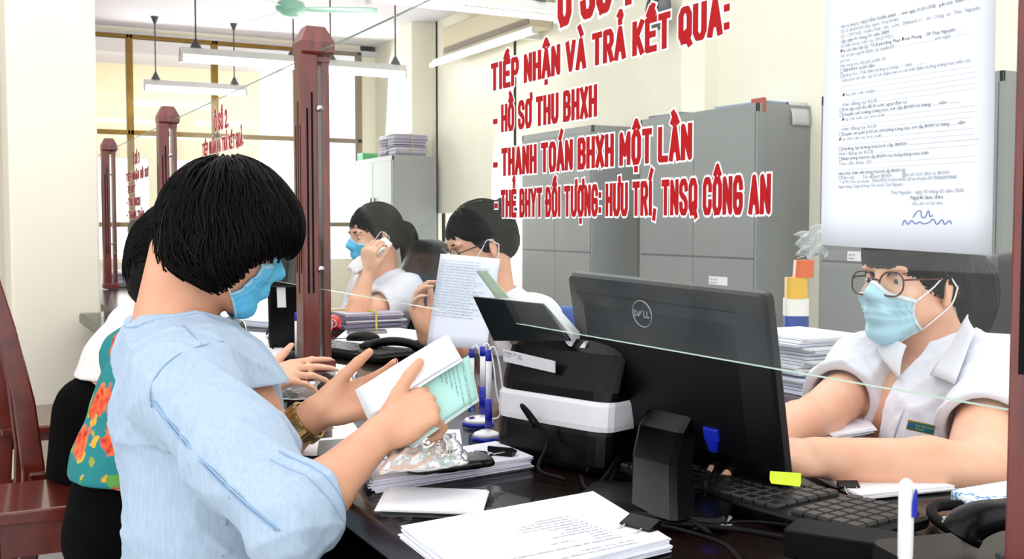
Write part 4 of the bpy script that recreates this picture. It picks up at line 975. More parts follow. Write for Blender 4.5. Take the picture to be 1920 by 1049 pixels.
# ================================================================ the other clerks and customers
def simple_person(label, hc, A, J, arms, fwd, root_name='person', h=.006, mats=None, mask=None, hair='bun', glass=None, top='shirt', hsc=1.0, legs=True, hem=0, rise=0, sleeve=.6, collar=True, skinm=None, look=(1, 0, -.2)):
    root = thing('person', label, 'person', (J['pelvis'][0], J['pelvis'][1], 0)); nb = J['neck']; w = nrm(J['shL']-J['shR'])
    pts = [hc-.15, hc+.15, J['pelvis']-.22, J['pelvis']+.22]+[q for a in arms for q in (a[0]-.12, a[0]+.12, a[1]-.08, a[1]+.08, a[2]-.2, a[2]+.2)]
    lo, hi = np.minimum.reduce(pts), np.maximum.reduce(pts)
    F = Field(lo, hi, h); put_head(F, hc, A)
    F.slab(hc+A@V3(-.030, 0, -.045), nb+V3(0, 0, -.03), .054, .062, .056, .062, w, .02); put_torso(F, J)
    for sh, e, wr, d, n, side, curls, th in arms:
        put_arm(F, sh, e, wr)
        if d is not None: put_hand(F, wr, d, n, side, curls, th)
    F.mesh('body', skinm or skin2, root, keep=True); face_bits(hc, A, root, look=look)
    if mask: face_mask(F, hc, A, root, mask[0], mask[1], puff=.002, top=6)
    m = mats or shirtw
    B = Field(lo-.03, hi+.03, h); put_torso(B, J, .017, .05)
    for a in arms: B.cone(a[0], a[0]+(a[1]-a[0])*sleeve, .068, .066, .04)
    B.warp(folds(int(abs(hc[1])*100), .006, 24))
    for a in arms:
        d = nrm(a[1]-a[0]); q = a[0]+(a[1]-a[0])*sleeve; B.cut(q, d, .004, q-.10, q+d*.05+.10); B.cone(q-d*.03, q+d*.1, .054, .058, .004, True)
    B.ell(nb+J['fw']*.03+V3(0, 0, .05), (.08, .08, .055), None, .006, True)
    if hem: B.cut(V3(0, 0, hem), (0, 0, -1))
    if collar: B.slab(nb+J['fw']*.08+V3(0, 0, .02), J['chest']+J['fw']*.13+V3(0, 0, .07), .045, .006, .09, .03, w, .006, True)
    B.mesh('white_shirt' if mats is None else 'blouse', m, root)
    if collar:
        for s in (-1, 1):
            a = nb+w*s*.062+V3(0, 0, .045)-J['fw']*.03; b = nb+w*s*.045+J['fw']*.07+V3(0, 0, .01)
            c_ = J['chest']*.35+nb*.65+w*s*.085+J['fw']*.135; d_ = J['chest']*.25+nb*.75+w*s*.025+J['fw']*.15
            collar_flap('shirt_collar', [a+w*s*.018, a+w*s*.045-V3(0, 0, .04)+J['fw']*.02, c_, d_], m, root, n=5)
    H = Field(hc-.26, hc+.26, .006); Lh = lambda x, y, z: hc+A@V3(x, y, z); he = lambda p, r, k=.02, sub=False: H.ell(Lh(*p), r, A, k, sub)
    he((-.020, 0, .040), (.104, .085, .092)); he((-.075, 0, .0), (.048, .064, .066), .02)
    for s in (-1, 1): he((-.004, s*.09, -.004), (.030, .020, .040), .006, True)
    if hair == 'bob': he((-.03, 0, -.03), (.085, .09, .09), .02)
    H2 = H.D.copy(); he((.092, 0, -.035), (.078, .12, .085), .01, True); he((.04, 0, -.10), (.10, .15, .09), .01, True)
    if hair == 'bun': he((-.105, 0, .075), (.042, .045, .042), .01)
    H.warp(folds(4, .004, 55)); H.mesh('hair', hairm, root); H.D = H2
    C = trace_hair(H, hc, A, 500, (.03, 0, .14), 11, .016, lambda l, e: l[2] < -.045+e or (l[0]-.1)**2/.07**2+(l[2]+.03)**2/.08**2 < 1+e*8, down=.3, off=.003, side=.15, back=.5)
    strands('hair_locks', C, .0024, .0007, hairm, root)
    if hair == 'tail':
        S = np.array(spline([Lh(-.115, 0, .03), Lh(-.15, 0, .0), Lh(-.15, 0, -.09), Lh(-.13, 0, -.17)], 5)); n = 260
        r0 = rng.normal(size=(n, 3)); r0 /= np.linalg.norm(r0, axis=1)[:, None]; wid = .010+.026*np.sin(np.pi*np.linspace(.1, .95, len(S)))
        strands('ponytail_locks', S[None]+r0[:, None]*wid[None, :, None], .004, .001, hairm, root)
    if legs: trousers('trousers', J, fwd, root, pants, h=.02, rise=rise)
    return root, F
def J_(pel, wai, che, nec, shr, shl): return dict(pelvis=np.array(pel), waist=np.array(wai), chest=np.array(che), neck=np.array(nec), shR=np.array(shr), shL=np.array(shl))
def seated(hc, fwd, lean=.08, drop=.0, half=.17):
    f = nrm(fwd); l = np.cross(Z_, f); nb = hc-f*(.035+lean*.3)-V3(0, 0, .165+drop)
    return J_(nb-f*(lean*1.4)-V3(0, 0, .42), nb-f*lean*1.1-V3(0, 0, .28), nb-f*lean*.4-V3(0, 0, .13), nb, nb-l*half-f*.01-V3(0, 0, .055), nb+l*half-f*.01-V3(0, 0, .055))
up = V3(0, 0, 1)
# clerk reading a held-up sheet
fw = cdir(-.75, 0, .62); fw[2] = 0; fw = nrm(fw); hc2 = W(898, 462, 3.15); A2 = head_frame(fw+V3(0, 0, -.42)+cdir(-.35, 0, 0)*.5)
J2 = seated(hc2, fw, .10, half=.165); pap = W(880, 575, 2.72)
eL, wL = W(1000, 640, 2.85), W(935, 590, 2.72); eR, wR = W(850, 660, 2.95), W(800, 628, 2.75)
p2_, F2 = simple_person('seated clerk with hair bun, dark glasses and white mask reading a held sheet', hc2, A2, J2,
    [(J2['shR'], eR, wR, cdir(-.3, .8, .1), cdir(-.8, -.1, -.3), 1, [(40, 40, 25)]*4, (30, 10, 10)), (J2['shL'], eL, wL, cdir(-.7, .6, .1), cdir(.3, .3, .8), -1, [(40, 45, 30)]*4, (30, 10, 10))], fw, h=.0055, mask=(mwhite, mwhite), hair='bun', look=(1, 0, -.5))
glasses(hc2, A2, 'black', 'thin black glasses on the clerk reading the held-up sheet', col='#15161c')
# clerk on the phone
fw3 = cdir(-.8, 0, .55); fw3[2] = 0; fw3 = nrm(fw3); hc3 = W(700, 445, 4.15); A3 = head_frame(fw3+V3(0, 0, -.12)); J3 = seated(hc3, fw3, .05)
eL3, wL3 = W(668, 590, 3.85), W(688, 512, 3.88)
eR3 = J3['shR']+V3(-.12, 0, -.24); wR3 = eR3+fw3*.2+V3(0, 0, .02)
simple_person('seated clerk with ponytail and blue mask holding a white phone handset to her ear', hc3, A3, J3,
    [(J3['shR'], eR3, wR3, fw3, up, 1, [(20, 25, 20)]*4, (30, 10, 10)), (J3['shL'], eL3, wL3, cdir(.1, .9, .2), cdir(-.5, .1, .8), -1, [(50, 50, 30)]*4, (35, 10, 10))], fw3, h=.0065, mask=(mblue, mblue_l), hair='tail')
hs = thing('phone_handset', 'white phone handset held by the far clerk', 'telephone handset', W(690, 475, 3.9))
a, b = W(668, 500, 3.86), W(724, 456, 4.02); d = nrm(b-a); n_ = nrm(cdir(0, 0, 1)-d*np.dot(cdir(0, 0, 1), d)); wd = np.cross(d, n_)
MB().ring([[a+d*t*np.linalg.norm(b-a)+n_*(bow+hh*sy)+wd*ww*sx for sx, sy in ((-1,-1),(1,-1),(1,1),(-1,1))] for t, bow, hh, ww in ((-.12,-.01,.010,.018),(.02,-.006,.016,.024),(.14,.004,.014,.022),(.3,.012,.011,.016),(.7,.012,.011,.016),(.86,.004,.014,.022),(.98,-.006,.016,.024),(1.12,-.01,.010,.018))]).build('handset_shell', white_pl, hs, smooth=True, bevel=.004)
MB().tube(spline([a-d*.02, a+V3(-.02, 0, -.10), a+V3(.02, -.05, -.22), a+V3(0, -.1, -.3)], 8), .004, 6).build('cord', white_pl, hs, smooth=True)
# far clerk behind the third pane
fw4 = cdir(-.7, 0, .7); fw4[2] = 0; fw4 = nrm(fw4); hc4 = W(268, 442, 7.2); A4 = head_frame(fw4+V3(0, 0, -.3)); J4 = seated(hc4, fw4, .06)
e1 = J4['shR']+V3(-.1, .03, -.26); e2 = J4['shL']+V3(-.1, -.03, -.26)
simple_person('distant clerk with blue mask seen through the third glass pane', hc4, A4, J4,
    [(J4['shR'], e1, e1+fw4*.22, None, None, 1, None, None), (J4['shL'], e2, e2+fw4*.22, None, None, -1, None, None)], fw4, h=.009, mask=(mblue, mblue_l), hair='bob')
# customer in teal flowered blouse
def flower_mat():
    m = bpy.data.materials.new('teal_flower_print'); m.use_nodes = True; nt = m.node_tree; b = nt.nodes['Principled BSDF']; b.inputs['Roughness'].default_value = .8
    N = nt.nodes.new; K = nt.links.new
    tc = N('ShaderNodeTexCoord'); nz = N('ShaderNodeTexNoise'); nz.inputs['Scale'].default_value = 22; K(tc.outputs['Object'], nz.inputs['Vector'])
    mixv = N('ShaderNodeMix'); mixv.data_type = 'RGBA'; mixv.inputs[0].default_value = .05; K(tc.outputs['Object'], mixv.inputs[6]); K(nz.outputs['Color'], mixv.inputs[7])
    def vor(sc_, rnd=.9):
        v = N('ShaderNodeTexVoronoi'); v.inputs['Scale'].default_value = sc_; v.inputs['Randomness'].default_value = rnd; K(mixv.outputs[2], v.inputs['Vector']); return v
    def ramp(src, stops):
        r = N('ShaderNodeValToRGB'); e = r.color_ramp.elements; e[0].position, e[0].color = stops[0][0], stops[0][1]; e[1].position, e[1].color = stops[-1][0], stops[-1][1]
        for p, c in stops[1:-1]: q = e.new(p); q.color = c
        K(src, r.inputs[0]); return r
    base = lin('#0f7f82'); v1 = vor(9.5, .6); g = lambda x: (x, x, x, 1)
    petal = vor(42); pc = ramp(petal.outputs['Distance'], [(0, lin('#7a1408')), (.35, lin('#d8401c')), (.8, lin('#f0793a'))])
    mk = ramp(v1.outputs['Distance'], [(.40, g(1)), (.45, g(0))])
    lf = vor(26); lm = ramp(lf.outputs['Distance'], [(.36, g(1)), (.42, g(0))]); ring = ramp(v1.outputs['Distance'], [(.40, g(0)), (.45, g(1)), (.62, g(1)), (.68, g(0))])
    mul = N('ShaderNodeMath'); mul.operation = 'MULTIPLY'; K(lm.outputs[0], mul.inputs[0]); K(ring.outputs[0], mul.inputs[1])
    lc = ramp(lf.outputs['Color'], [(.3, lin('#5c9a3c')), (.6, lin('#e0a62a'))])
    x1 = N('ShaderNodeMix'); x1.data_type = 'RGBA'; x1.inputs[6].default_value = base; K(mul.outputs[0], x1.inputs[0]); K(lc.outputs[0], x1.inputs[7])
    x2 = N('ShaderNodeMix'); x2.data_type = 'RGBA'; K(mk.outputs[0], x2.inputs[0]); K(x1.outputs[2], x2.inputs[6]); K(pc.outputs[0], x2.inputs[7]); K(x2.outputs[2], b.inputs['Base Color'])
    return m
fwx = nrm(V3(1, .05, 0))
hcB = W(338, 500, 2.50); AB = head_frame(V3(1, .1, -.25)); JB = seated(hcB, fwx, .085, drop=.01, half=.165)
for k_ in ('pelvis', 'waist', 'chest'): JB[k_][0] += .035
eRb, wRb = W(400, 800, 2.25), W(478, 716, 2.28); eLb = JB['shL']+V3(.16, .03, -.22); wLb = eLb+V3(.2, -.05, .06)
flm = flower_mat()
simple_person('customer in teal blouse with red flower print, seated behind the denim customer', hcB, AB, JB,
    [(JB['shR'], eRb, wRb, cdir(.90, .22, -.1), cdir(-.2, .75, .6), 1, [(8, 10, 8), (12, 14, 10), (20, 20, 14), (26, 24, 16)], (50, 0, 0)), (JB['shL'], eLb, wLb, fwx, up, -1, [(20, 25, 20)]*4, (30, 10, 10))], fwx, h=.0055, mask=(mblue, mblue_l), hair='bob', mats=flm, collar=False, sleeve=.62, hem=.575)
# customer in white
hcC = W(335, 470, 3.10); AC = head_frame(V3(1, .1, -.3)); JC = seated(hcC, fwx, .15, drop=.02, half=.165)
for k_, d_ in (('pelvis', .05), ('waist', .035), ('chest', .01)): JC[k_][0] += d_
eRc = JC['shR']+V3(.14, 0, -.24); wRc = eRc+V3(.22, 0, .06); eLc = JC['shL']+V3(.14, 0, -.24); wLc = eLc+V3(.22, 0, .06)
rC, FC = simple_person('customer in plain white top and black trousers, farthest of the seated customers', hcC, AC, JC,
    [(JC['shR'], eRc, wRc, fwx, up, 1, [(20, 25, 20)]*4, (30, 10, 10)), (JC['shL'], eLc, wLc, fwx, up, -1, [(20, 25, 20)]*4, (30, 10, 10))], fwx, h=.0065, mask=(mwhite, mwhite), hair='bob', mats=cloth_mat('white_tshirt', '#f1eae8', '#ebe2e0'), collar=False, sleeve=.5, hem=.72, rise=.09)

# ---------------------------------------------------------------- wooden chairs
def wooden_chair(loc, rz, label, first=None):
    if first is not None:
        t = copy_tree(first); t.location = loc; t.rotation_euler = (0, 0, rz); t['label'] = label; return t
    t = thing('wooden_chair', label, 'chair', (0, 0, 0), 'red varnished wooden chairs of the customers')
    w = .225
    MB().box((0, 0, .435), (.46, .48, .03)).build('seat', chair_wood, t, bevel=.008)
    MB().bb((-.20, -.21, .37), (.20, -.19, .42)).bb((-.20, .19, .37), (.20, .21, .42)).bb((.18, -.20, .37), (.20, .20, .42)).bb((-.20, -.20, .37), (-.18, .20, .42)).build('apron', chair_wood, t, bevel=.003)
    for y in (-.205, .205):
        MB().ring([[(x+.022*a, y+.02*b, z) for a, b in ((-1,-1),(1,-1),(1,1),(-1,1))] for x, z in ((.195, 0), (.20, .42))]).build('front_leg', chair_wood, t, bevel=.004)
        MB().ring([[(x+tt*a, y+.026*b, z) for a, b in ((-1,-1),(1,-1),(1,1),(-1,1))] for x, z, tt in ((-.27, 0, .020), (-.225, .25, .026), (-.215, .45, .030), (-.235, .65, .028), (-.275, .86, .024), (-.325, 1.06, .020))]).build('rear_post', chair_wood, t, bevel=.005)
    for y in (-.21, .21):
        MB().bb((-.24, y-.01, .14), (.20, y+.01, .175)).build('side_stretcher', chair_wood, t, bevel=.003)
    MB().bb((.0, -.21, .145), (.025, .21, .17)).bb((-.25, -.2, .22), (-.23, .2, .25)).build('cross_stretcher', chair_wood, t, bevel=.003)
    MB().ring([[(x+.012*a, y_, z+h_*b) for a, b in ((-1,-1),(1,-1),(1,1),(-1,1))] for y_, x, z, h_ in ((-.2, -.318, 1.01, .035), (-.07, -.335, 1.025, .045), (.07, -.335, 1.025, .045), (.2, -.318, 1.01, .035))]).build('top_rail', chair_wood, t, bevel=.004)
    MB().box((-.222, 0, .53), (.02, .40, .04)).build('lower_rail', chair_wood, t, bevel=.003)
    for y in (-.12, -.04, .04, .12):
        MB().ring([[(x+.006*a, y+.018*b, z) for a, b in ((-1,-1),(1,-1),(1,1),(-1,1))] for x, z in ((-.222, .54), (-.245, .7), (-.28, .86), (-.315, 1.0))]).build('back_slat', chair_wood, t, bevel=.002)
    t.location = loc; t.rotation_euler = (0, 0, rz); return t
ch0 = wooden_chair((.405, 3.50, 0), .0, 'wooden chair whose tall back post leans at the left edge of the picture')
wooden_chair((.36, 4.25, 0), .0, 'empty wooden chair farthest away at the foot of the cream pillar', ch0)
# clerks' chairs
def office_chair(loc, rz, label, first=None, mat=None):
    if first is not None:
        t = copy_tree(first); t.location = loc; t.rotation_euler = (0, 0, rz); t['label'] = label
    else:
        t = thing('office_chair', label, 'chair', (0, 0, 0), 'padded office chairs of the clerks'); fb = M('black_leatherette', '#0a0a0d', .38)
        F = Field((-.34, -.34, .36), (.34, .34, 1.18), .012)
        F.slab((-.22, 0, .46), (.2, 0, .46), .24, .24, .045, .05, (0, 1, 0), .03); bk = F.mesh('seat', fb, t)
        F = Field((-.5, -.34, .46), (-.1, .34, 1.22), .010)
        F.slab((-.24, 0, .58), (-.27, 0, .82), .19, .22, .045, .04, (0, 1, 0), .03); F.slab((-.27, 0, .82), (-.33, 0, 1.06), .22, .15, .04, .035, (0, 1, 0), .03); F.mesh('backrest', fb, t)
        MB().tube(spline([(-.20, 0, .44), (-.30, 0, .5), (-.31, 0, .75)], 5), .02, 8).build('back_bracket', blackm, t, smooth=True)
        MB().cyl((0, 0, .1), (0, 0, .44), .028).build('gas_lift', blackm, t, smooth=True)
        for k in range(5):
            a = 2*math.pi*k/5; MB().tube([(0, 0, .12), (.16*math.cos(a), .16*math.sin(a), .10), (.29*math.cos(a), .29*math.sin(a), .075)], [.025, .02, .014], 8).cyl((.29*math.cos(a), .29*math.sin(a)-.012, .032), (.29*math.cos(a), .29*math.sin(a)+.012, .032), .03).build('wheel_arm', blackm, t, smooth=True)
        for s in (-1, 1): MB().tube(spline([(.10, s*.27, .48), (.12, s*.30, .58), (.08, s*.30, .68), (-.14, s*.30, .68)], 5), .016, 8).build('armrest', blackm, t, smooth=True)
        t.location = loc; t.rotation_euler = (0, 0, rz)
    return t
def face(f): return math.atan2(f[1], f[0])
bp = W(792, 560, 4.1); oc = office_chair((bp[0]+math.cos(face(fw3))*.30, bp[1]+math.sin(face(fw3))*.30, 0), face(fw3), 'black office chair of the clerk on the phone')
o2c = office_chair((J2['pelvis'][0]-fw[0]*.02, J2['pelvis'][1]-fw[1]*.02, 0), face(fw), 'black office chair of the clerk reading the held sheet', oc); o2c.scale = (1, 1, .80)
office_chair((CR['J']['pelvis'][0], CR['J']['pelvis'][1], 0), math.pi+.3, 'black office chair of the ponytailed clerk at the right', oc)
office_chair((J4['pelvis'][0], J4['pelvis'][1], 0), face(fw4), 'black office chair of the distant clerk behind the third pane', oc)
a = W(1056, 585, 3.3); t = thing('blue_chair', 'blue plastic chair back just left of the monitor', 'chair', (a[0], a[1], 0)); bl = M('blue_chair_shell', '#1d4d9e', .35)
F = Field(a-V3(.3, .3, .8), a+V3(.3, .3, .3), .012); e_ = cdir(1, 0, .2); e_[2] = 0
F.slab(a-V3(0, 0, .32), a+V3(0, 0, .0), .2, .18, .02, .02, e_, .02); F.cut(a+V3(0, 0, .1), (0, 0, 1)); F.mesh('backrest', bl, t)
n_ = nrm(np.cross(Z_, e_))
MB().box((a[0]-n_[0]*.2, a[1]-n_[1]*.2, a[2]-.42), (.4, .42, .03), rotz(face(e_))).build('seat', bl, t, bevel=.01)
for sx in (-1, 1):
    for sy in (0, 1):
        q = a+e_*sx*.17-n_*(.04+sy*.32); MB().cyl((q[0], q[1], 0), (q[0], q[1], a[2]-.43), .012).build('leg', chrome, t, smooth=True)

t = thing('wooden_stool', 'low wooden stool under the customer in the flowered teal blouse', 'stool', (JB['pelvis'][0]+.04, JB['pelvis'][1], 0)); q = V3(JB['pelvis'][0]+.04, JB['pelvis'][1], 0)
t_stool = t
MB().cyl(q+V3(0, 0, .40), q+V3(0, 0, .43), .16, n=28).build('seat', chair_wood, t, bevel=.006)
for k in range(4):
    a = math.pi/4+k*math.pi/2; d = V3(math.cos(a), math.sin(a), 0); MB().cyl(q+d*.17, q+d*.11+V3(0, 0, .40), .016, .020, 10).build('leg', chair_wood, t, smooth=True)

t = thing('wooden_bench', 'short backless red wooden bench under the customer in white, at the lower left', 'bench', (.28, 3.0, 0))
MB().bb((.02, 2.83, .415), (.56, 3.16, .45)).build('seat', chair_wood, t, bevel=.006); MB().bb((.05, 2.85, .33), (.53, 2.87, .414)).build('front_apron', chair_wood, t, bevel=.002); MB().bb((.05, 3.12, .33), (.53, 3.14, .414)).build('rear_apron', chair_wood, t, bevel=.002)
for x in (.05, .49):
    for y in (2.85, 3.10): MB().bb((x, y, 0), (x+.04, y+.04, .414)).build('leg', chair_wood, t, bevel=.003)

t2 = copy_tree(t_stool); t2.location = (.38, 1.78, 0); t2['label'] = 'low wooden stool the denim customer sits on'
# ================================================================ things on the counter
def dk(x, y, z=0.0): return onZ(x, y, ZT+z)
def order(q):   # keep quads counter-clockwise seen from above
    c = sum(q)/len(q); return sorted(q, key=lambda p: math.atan2(p[1]-c[1], p[0]-c[0]))
def pile(name, label, cat, quad, z0, n, th, mat=None, rows=None, jit=.004, group=None, o=None, ex=None, textmat=None, step=.004):
    """pile of sheets with the outline quad (points on a level plane)"""
    q = order([np.array(p, float)*V3(1, 1, 0) for p in quad]); c = sum(q)/4
    t = thing(name, label, cat, (c[0], c[1], z0), group); m = MB(); th_ = max(th, .0006); mat = mat or paper_m
    k_ = max(1, n)
    for k in range(k_):
        a = random.uniform(-.03, .03)*min(1, k_-1) if k < k_-1 else 0; R2 = rotz(a); d = V3(random.uniform(-jit, jit), random.uniform(-jit, jit), 0)*(k < k_-1)
        m.prism([c+R2@(p-c)+d+V3(0, 0, z0+k*th_) for p in q], (0, 0, th_*.86))
    m.build('sheets', mat, t)
    if rows:
        letters('print', rows, np.array(o)*V3(1, 1, 0)+V3(0, 0, z0+k_*th_), ex, np.cross(Z_, nrm(ex)), textmat or ink, t, lift=.0003)
    return t
def grot(a, b): d = (np.array(b)-np.array(a))*V3(1, 1, 0); return nrm(d)
def binder_clip(c, e, label, sc=1.0, up_=True, cat='clip', tilt=.25):
    """foldback clip; e = direction from clip body out to the handles"""
    e = nrm(np.array(e)*V3(1, 1, 0)); w = np.cross(Z_, e); c = np.array(c, float); t = thing('binder_clip', label, cat, c)
    MB().prism([c-w*.018*sc+e*x*sc+V3(0, 0, z*sc) for x, z in ((-.006, .001), (-.006, .0022), (.010, .009), (.013, .009), (.013, -.006), (.010, -.006))], w*.036*sc).build('clip_body', black_pl, t, bevel=.0008)
    for s, tl in ((1, tilt), (-1, -.02)):
        P = [c+w*y*sc+e*(-.004+x)*sc+V3(0, 0, (.003 if s > 0 else .0008)*sc+x*tl*sc) for x, y in ((0, .010), (-.016, .010), (-.026, .005), (-.038, .006), (-.041, 0), (-.038, -.006), (-.026, -.005), (-.016, -.010), (0, -.010))]
        if s > 0 or not up_: MB().tube(spline(P, 4), .0009*sc, 6).build('wire_handle', chrome, t, smooth=True)
    return t
def cable(pts, r, label, mat=None, name='cable', z=.004):
    P = [dk(*p[:2])+V3(0, 0, (p[2] if len(p) > 2 else z)) for p in pts]; m = MB().tube(spline(P, 8), r, 8)
    o = m.build(name, mat or blackm, None, smooth=True); return tag(o, label, 'cable')

# ---- monitor
Ra = np.array([.14674598, -.98861315, -.03331142]); Up = np.array([-.20331652, -.06310225, .97707753]); Up = nrm(Up-Ra*np.dot(Ra, Up)); Nn = np.cross(Ra, Up)
mc = CAM+(V3(1.06137031, 1.45708766, .91998141)-CAM)*.865; MW, MH = .48*.865*.965, .2792*.865*1.15
mc = mc-V3(0, 0, .021)-Ra*.003
Rm = np.stack([Ra, Up, Nn], 1); L = lambda x, y, z=0: mc+Rm@V3(x, y, z)
mon = thing('computer_monitor', 'large black flat monitor seen from the back, round silver logo', 'monitor', dk(1235, 968))
sh = MB(); rr = roundrect(MW, MH, .010, 4)
sh.ring([[L(x*a, y*b, z) for x, y in rr] for a, b, z in ((.985, .98, -.022), (1, 1, -.018), (1, 1, -.006), (.985, .975, .0), (.80, .74, .010), (.77, .70, .012))][::-1])
sh.build('back_shell', M('monitor_shell', '#050608', .3, bump=(900, .2), spec=.25), mon)
MB().prism([L(x, y, -.0222) for x, y in ((-MW/2+.012, -MH/2+.018), (MW/2-.012, -MH/2+.018), (MW/2-.012, MH/2-.012), (-MW/2+.012, MH/2-.012))], Nn*-.0006).build('screen', M('lcd_screen', '#1b2733', .15), mon)
MB().box(L(-.01, MH/2-.026, .0060), (MW*.82, .0035, .003), Rm).build('top_groove', blackm, mon)
lc = mc+Rm@V3(-.058, MH*.5-.072, 0)
v = ray(1204, 589); tt_ = np.dot(L(0, 0, .0125)-CAM, Nn)/np.dot(v, Nn); lc = CAM+v*tt_
silver = M('silver_logo', '#a9afb2', .3, .7)
lg = MB().tube([lc+Ra*.0198*math.cos(q)+Up*.0198*math.sin(q) for q in np.linspace(0, 2*math.pi, 49)[:-1]], .0009, 6, close=True).build('logo_ring', silver, mon, smooth=True)
dl = MB()
def bar(x0, y0, x1, y1, w=.0022):
    a = lc+Ra*x0+Up*y0; b = lc+Ra*x1+Up*y1; d = nrm(b-a); dl.box((a+b)/2+Nn*.0006, (np.linalg.norm(b-a)+w*.6, w, .0009), np.stack([d, np.cross(Nn, d), Nn], 1))
s = .0042
for x0, y0, x1, y1 in ((-.0155, -s, -.0155, s), (-.0155, s, -.0115, s*.85), (-.0115, s*.85, -.0092, 0), (-.0092, 0, -.0115, -s*.85), (-.0115, -s*.85, -.0155, -s)): bar(x0, y0, x1, y1)
for k in (-1, 0, 1): bar(-.0065-.0016*k*.0+k*.0018, k*.0027-.0016, -.0010+k*.0018, k*.0027+.0022, .0014)
bar(-.0078, -.0040, -.0048, .0036, .0016)
for x in (.0045, .0110): bar(x, -s, x, s); bar(x, -s, x+.0042, -s)
dl.build('logo_letters', silver, lg)
# stand
nb_ = L(-.005, -MH*.30, .012); b0 = dk(1243, 968)
def onmon(x, y, off=.008): v = ray(x, y); return CAM+v*(np.dot(L(0, 0, off)-CAM, Nn)/np.dot(v, Nn))
nt_ = onmon(1262, 800); nh = nrm(Nn*V3(1, 1, 0)); rh = nrm(Ra*V3(1, 1, 0)); bz = dk(1243, 960, .01)
MB().ring([[p+rh*sx*w+nh*sy*d for sx, sy in ((-.8,-1),(.8,-1),(1,-.7),(1,.7),(.8,1),(-.8,1),(-1,.7),(-1,-.7))] for p, w, d in ((nt_+V3(0, 0, .028)-nh*.004, .044, .006), (nt_+nh*.012, .046, .018), (nt_*.6+bz*.4+nh*.014, .043, .021), (bz, .042, .022))]).build('stand_neck', black_pl, mon)
e = grot(dk(1080, 960), dk(1330, 985)); f = np.cross(Z_, e)
bq = roundrect(.205, .15, .02, 4); bc = dk(1228, 950)
MB().ring([[bc+e*x*k+f*y*k+V3(0, 0, z) for x, y in bq] for k, z in ((1, 0), (1, .006), (.97, .011), (.6, .014))]).build('stand_base', black_pl, mon)
MB().prism([L(x, y, .0066) for x, y in ((-.13, -MH*.5+.010), (-.115, -MH*.5+.010), (-.115, -MH*.5+.030), (-.13, -MH*.5+.030))], Nn*.0005).build('sticker', grey_pl, mon)
m = MB()
for k in range(9): m.prism([L(-.12+k*.03, -MH*.5+.006, .004), L(-.10+k*.03, -MH*.5+.006, .004), L(-.10+k*.03, -MH*.5+.009, .004), L(-.12+k*.03, -MH*.5+.009, .004)], Nn*.0005)
m.build('vent_slots', grey_pl, mon)
v = ray(1337, 828); pv = CAM+v*(np.dot(L(0, 0, .012)-CAM, Nn)/np.dot(v, Nn))
vg = thing('video_plug', 'blue video plug with cable below the back of the large monitor', 'plug', pv)
MB().ring([[pv+Ra*x*a+Up*y_+Nn*z*b for x, z in roundrect(.026, .012, .004, 3)] for y_, a, b in ((.020, 1.05, 1), (.004, 1.05, 1), (-.002, .8, .9), (-.014, .6, .8), (-.016, .4, .6))]).build('plug_shell', blue_pl, vg, bevel=.001)
MB().tube(spline([pv-Up*.014, pv-Up*.04, dk(1325, 905, .03), dk(1318, 940, .008), dk(1300, 975, .006), dk(1330, 1000, .006)], 6), .0032, 8).build('cable', blackm, vg, smooth=True)

# ---- scanner
a0 = dk(926, 848); a1 = dk(1112, 888); e = grot(a0, a1); f = np.cross(Z_, e)   # f away from camera
if np.dot(f, F_) < 0: f = -f
w = .235; sc0 = a0+e*w/2+f*.07
scn = thing('document_scanner', 'black and white document scanner with its feed tray folded open, left of the large monitor', 'scanner', sc0)
Ls = lambda x, y, z: sc0+e*x+f*y+V3(0, 0, z)
wp = M('scanner_white', '#dcdde0', .35)
def loft(name, secs, mat, par, bev=.004):
    return MB().ring([[Ls(x*sx+ox, y*sy+oy, z) for x, y in roundrect(1, 1, .14, 3)] for sx, sy, ox, oy, z in secs]).build(name, mat, par, bevel=0)
loft('base', [(w*.96, .14, 0, 0, 0), (w, .15, 0, 0, .01), (w*1.0, .145, 0, 0, .055), (w*.97, .13, 0, .0, .075)], black_pl, scn)
loft('white_band', [(w*1.01, .140, 0, 0, .062), (w*1.02, .142, 0, 0, .070), (w*1.02, .136, 0, 0, .100), (w*1.0, .128, 0, 0, .106)], wp, scn)
loft('upper_body', [(w*.99, .120, 0, 0, .10), (w*1.02, .115, 0, .0, .12), (w*1.02, .095, 0, .012, .175), (w*.97, .075, 0, .018, .192)], black_pl, scn)
v = ray(975, 678); n_ = -f
def onf(x, y, off=.060):
    v = ray(x, y); q0 = Ls(0, -off, 0); return CAM+v*(np.dot(q0-CAM, n_)/np.dot(v, n_))
lb = [onf(*p) for p in ((942, 655), (1040, 678), (1040, 700), (944, 678))]
MB().prism(lb[::-1], f*.002).build('spec_label', M('label_grey_white', '#c9cacc', .5), scn)
letters('label_print', [(.002, -.006, .0045, 'SCANNER  24V  1.5A'), (.002, -.0105, .003, 'S/N 105 0093'), (.034, -.0105, .0045, 'CE FC')], lb[0]+n_*.0006, lb[1]-lb[0], lb[0]-lb[3], ink2, scn)
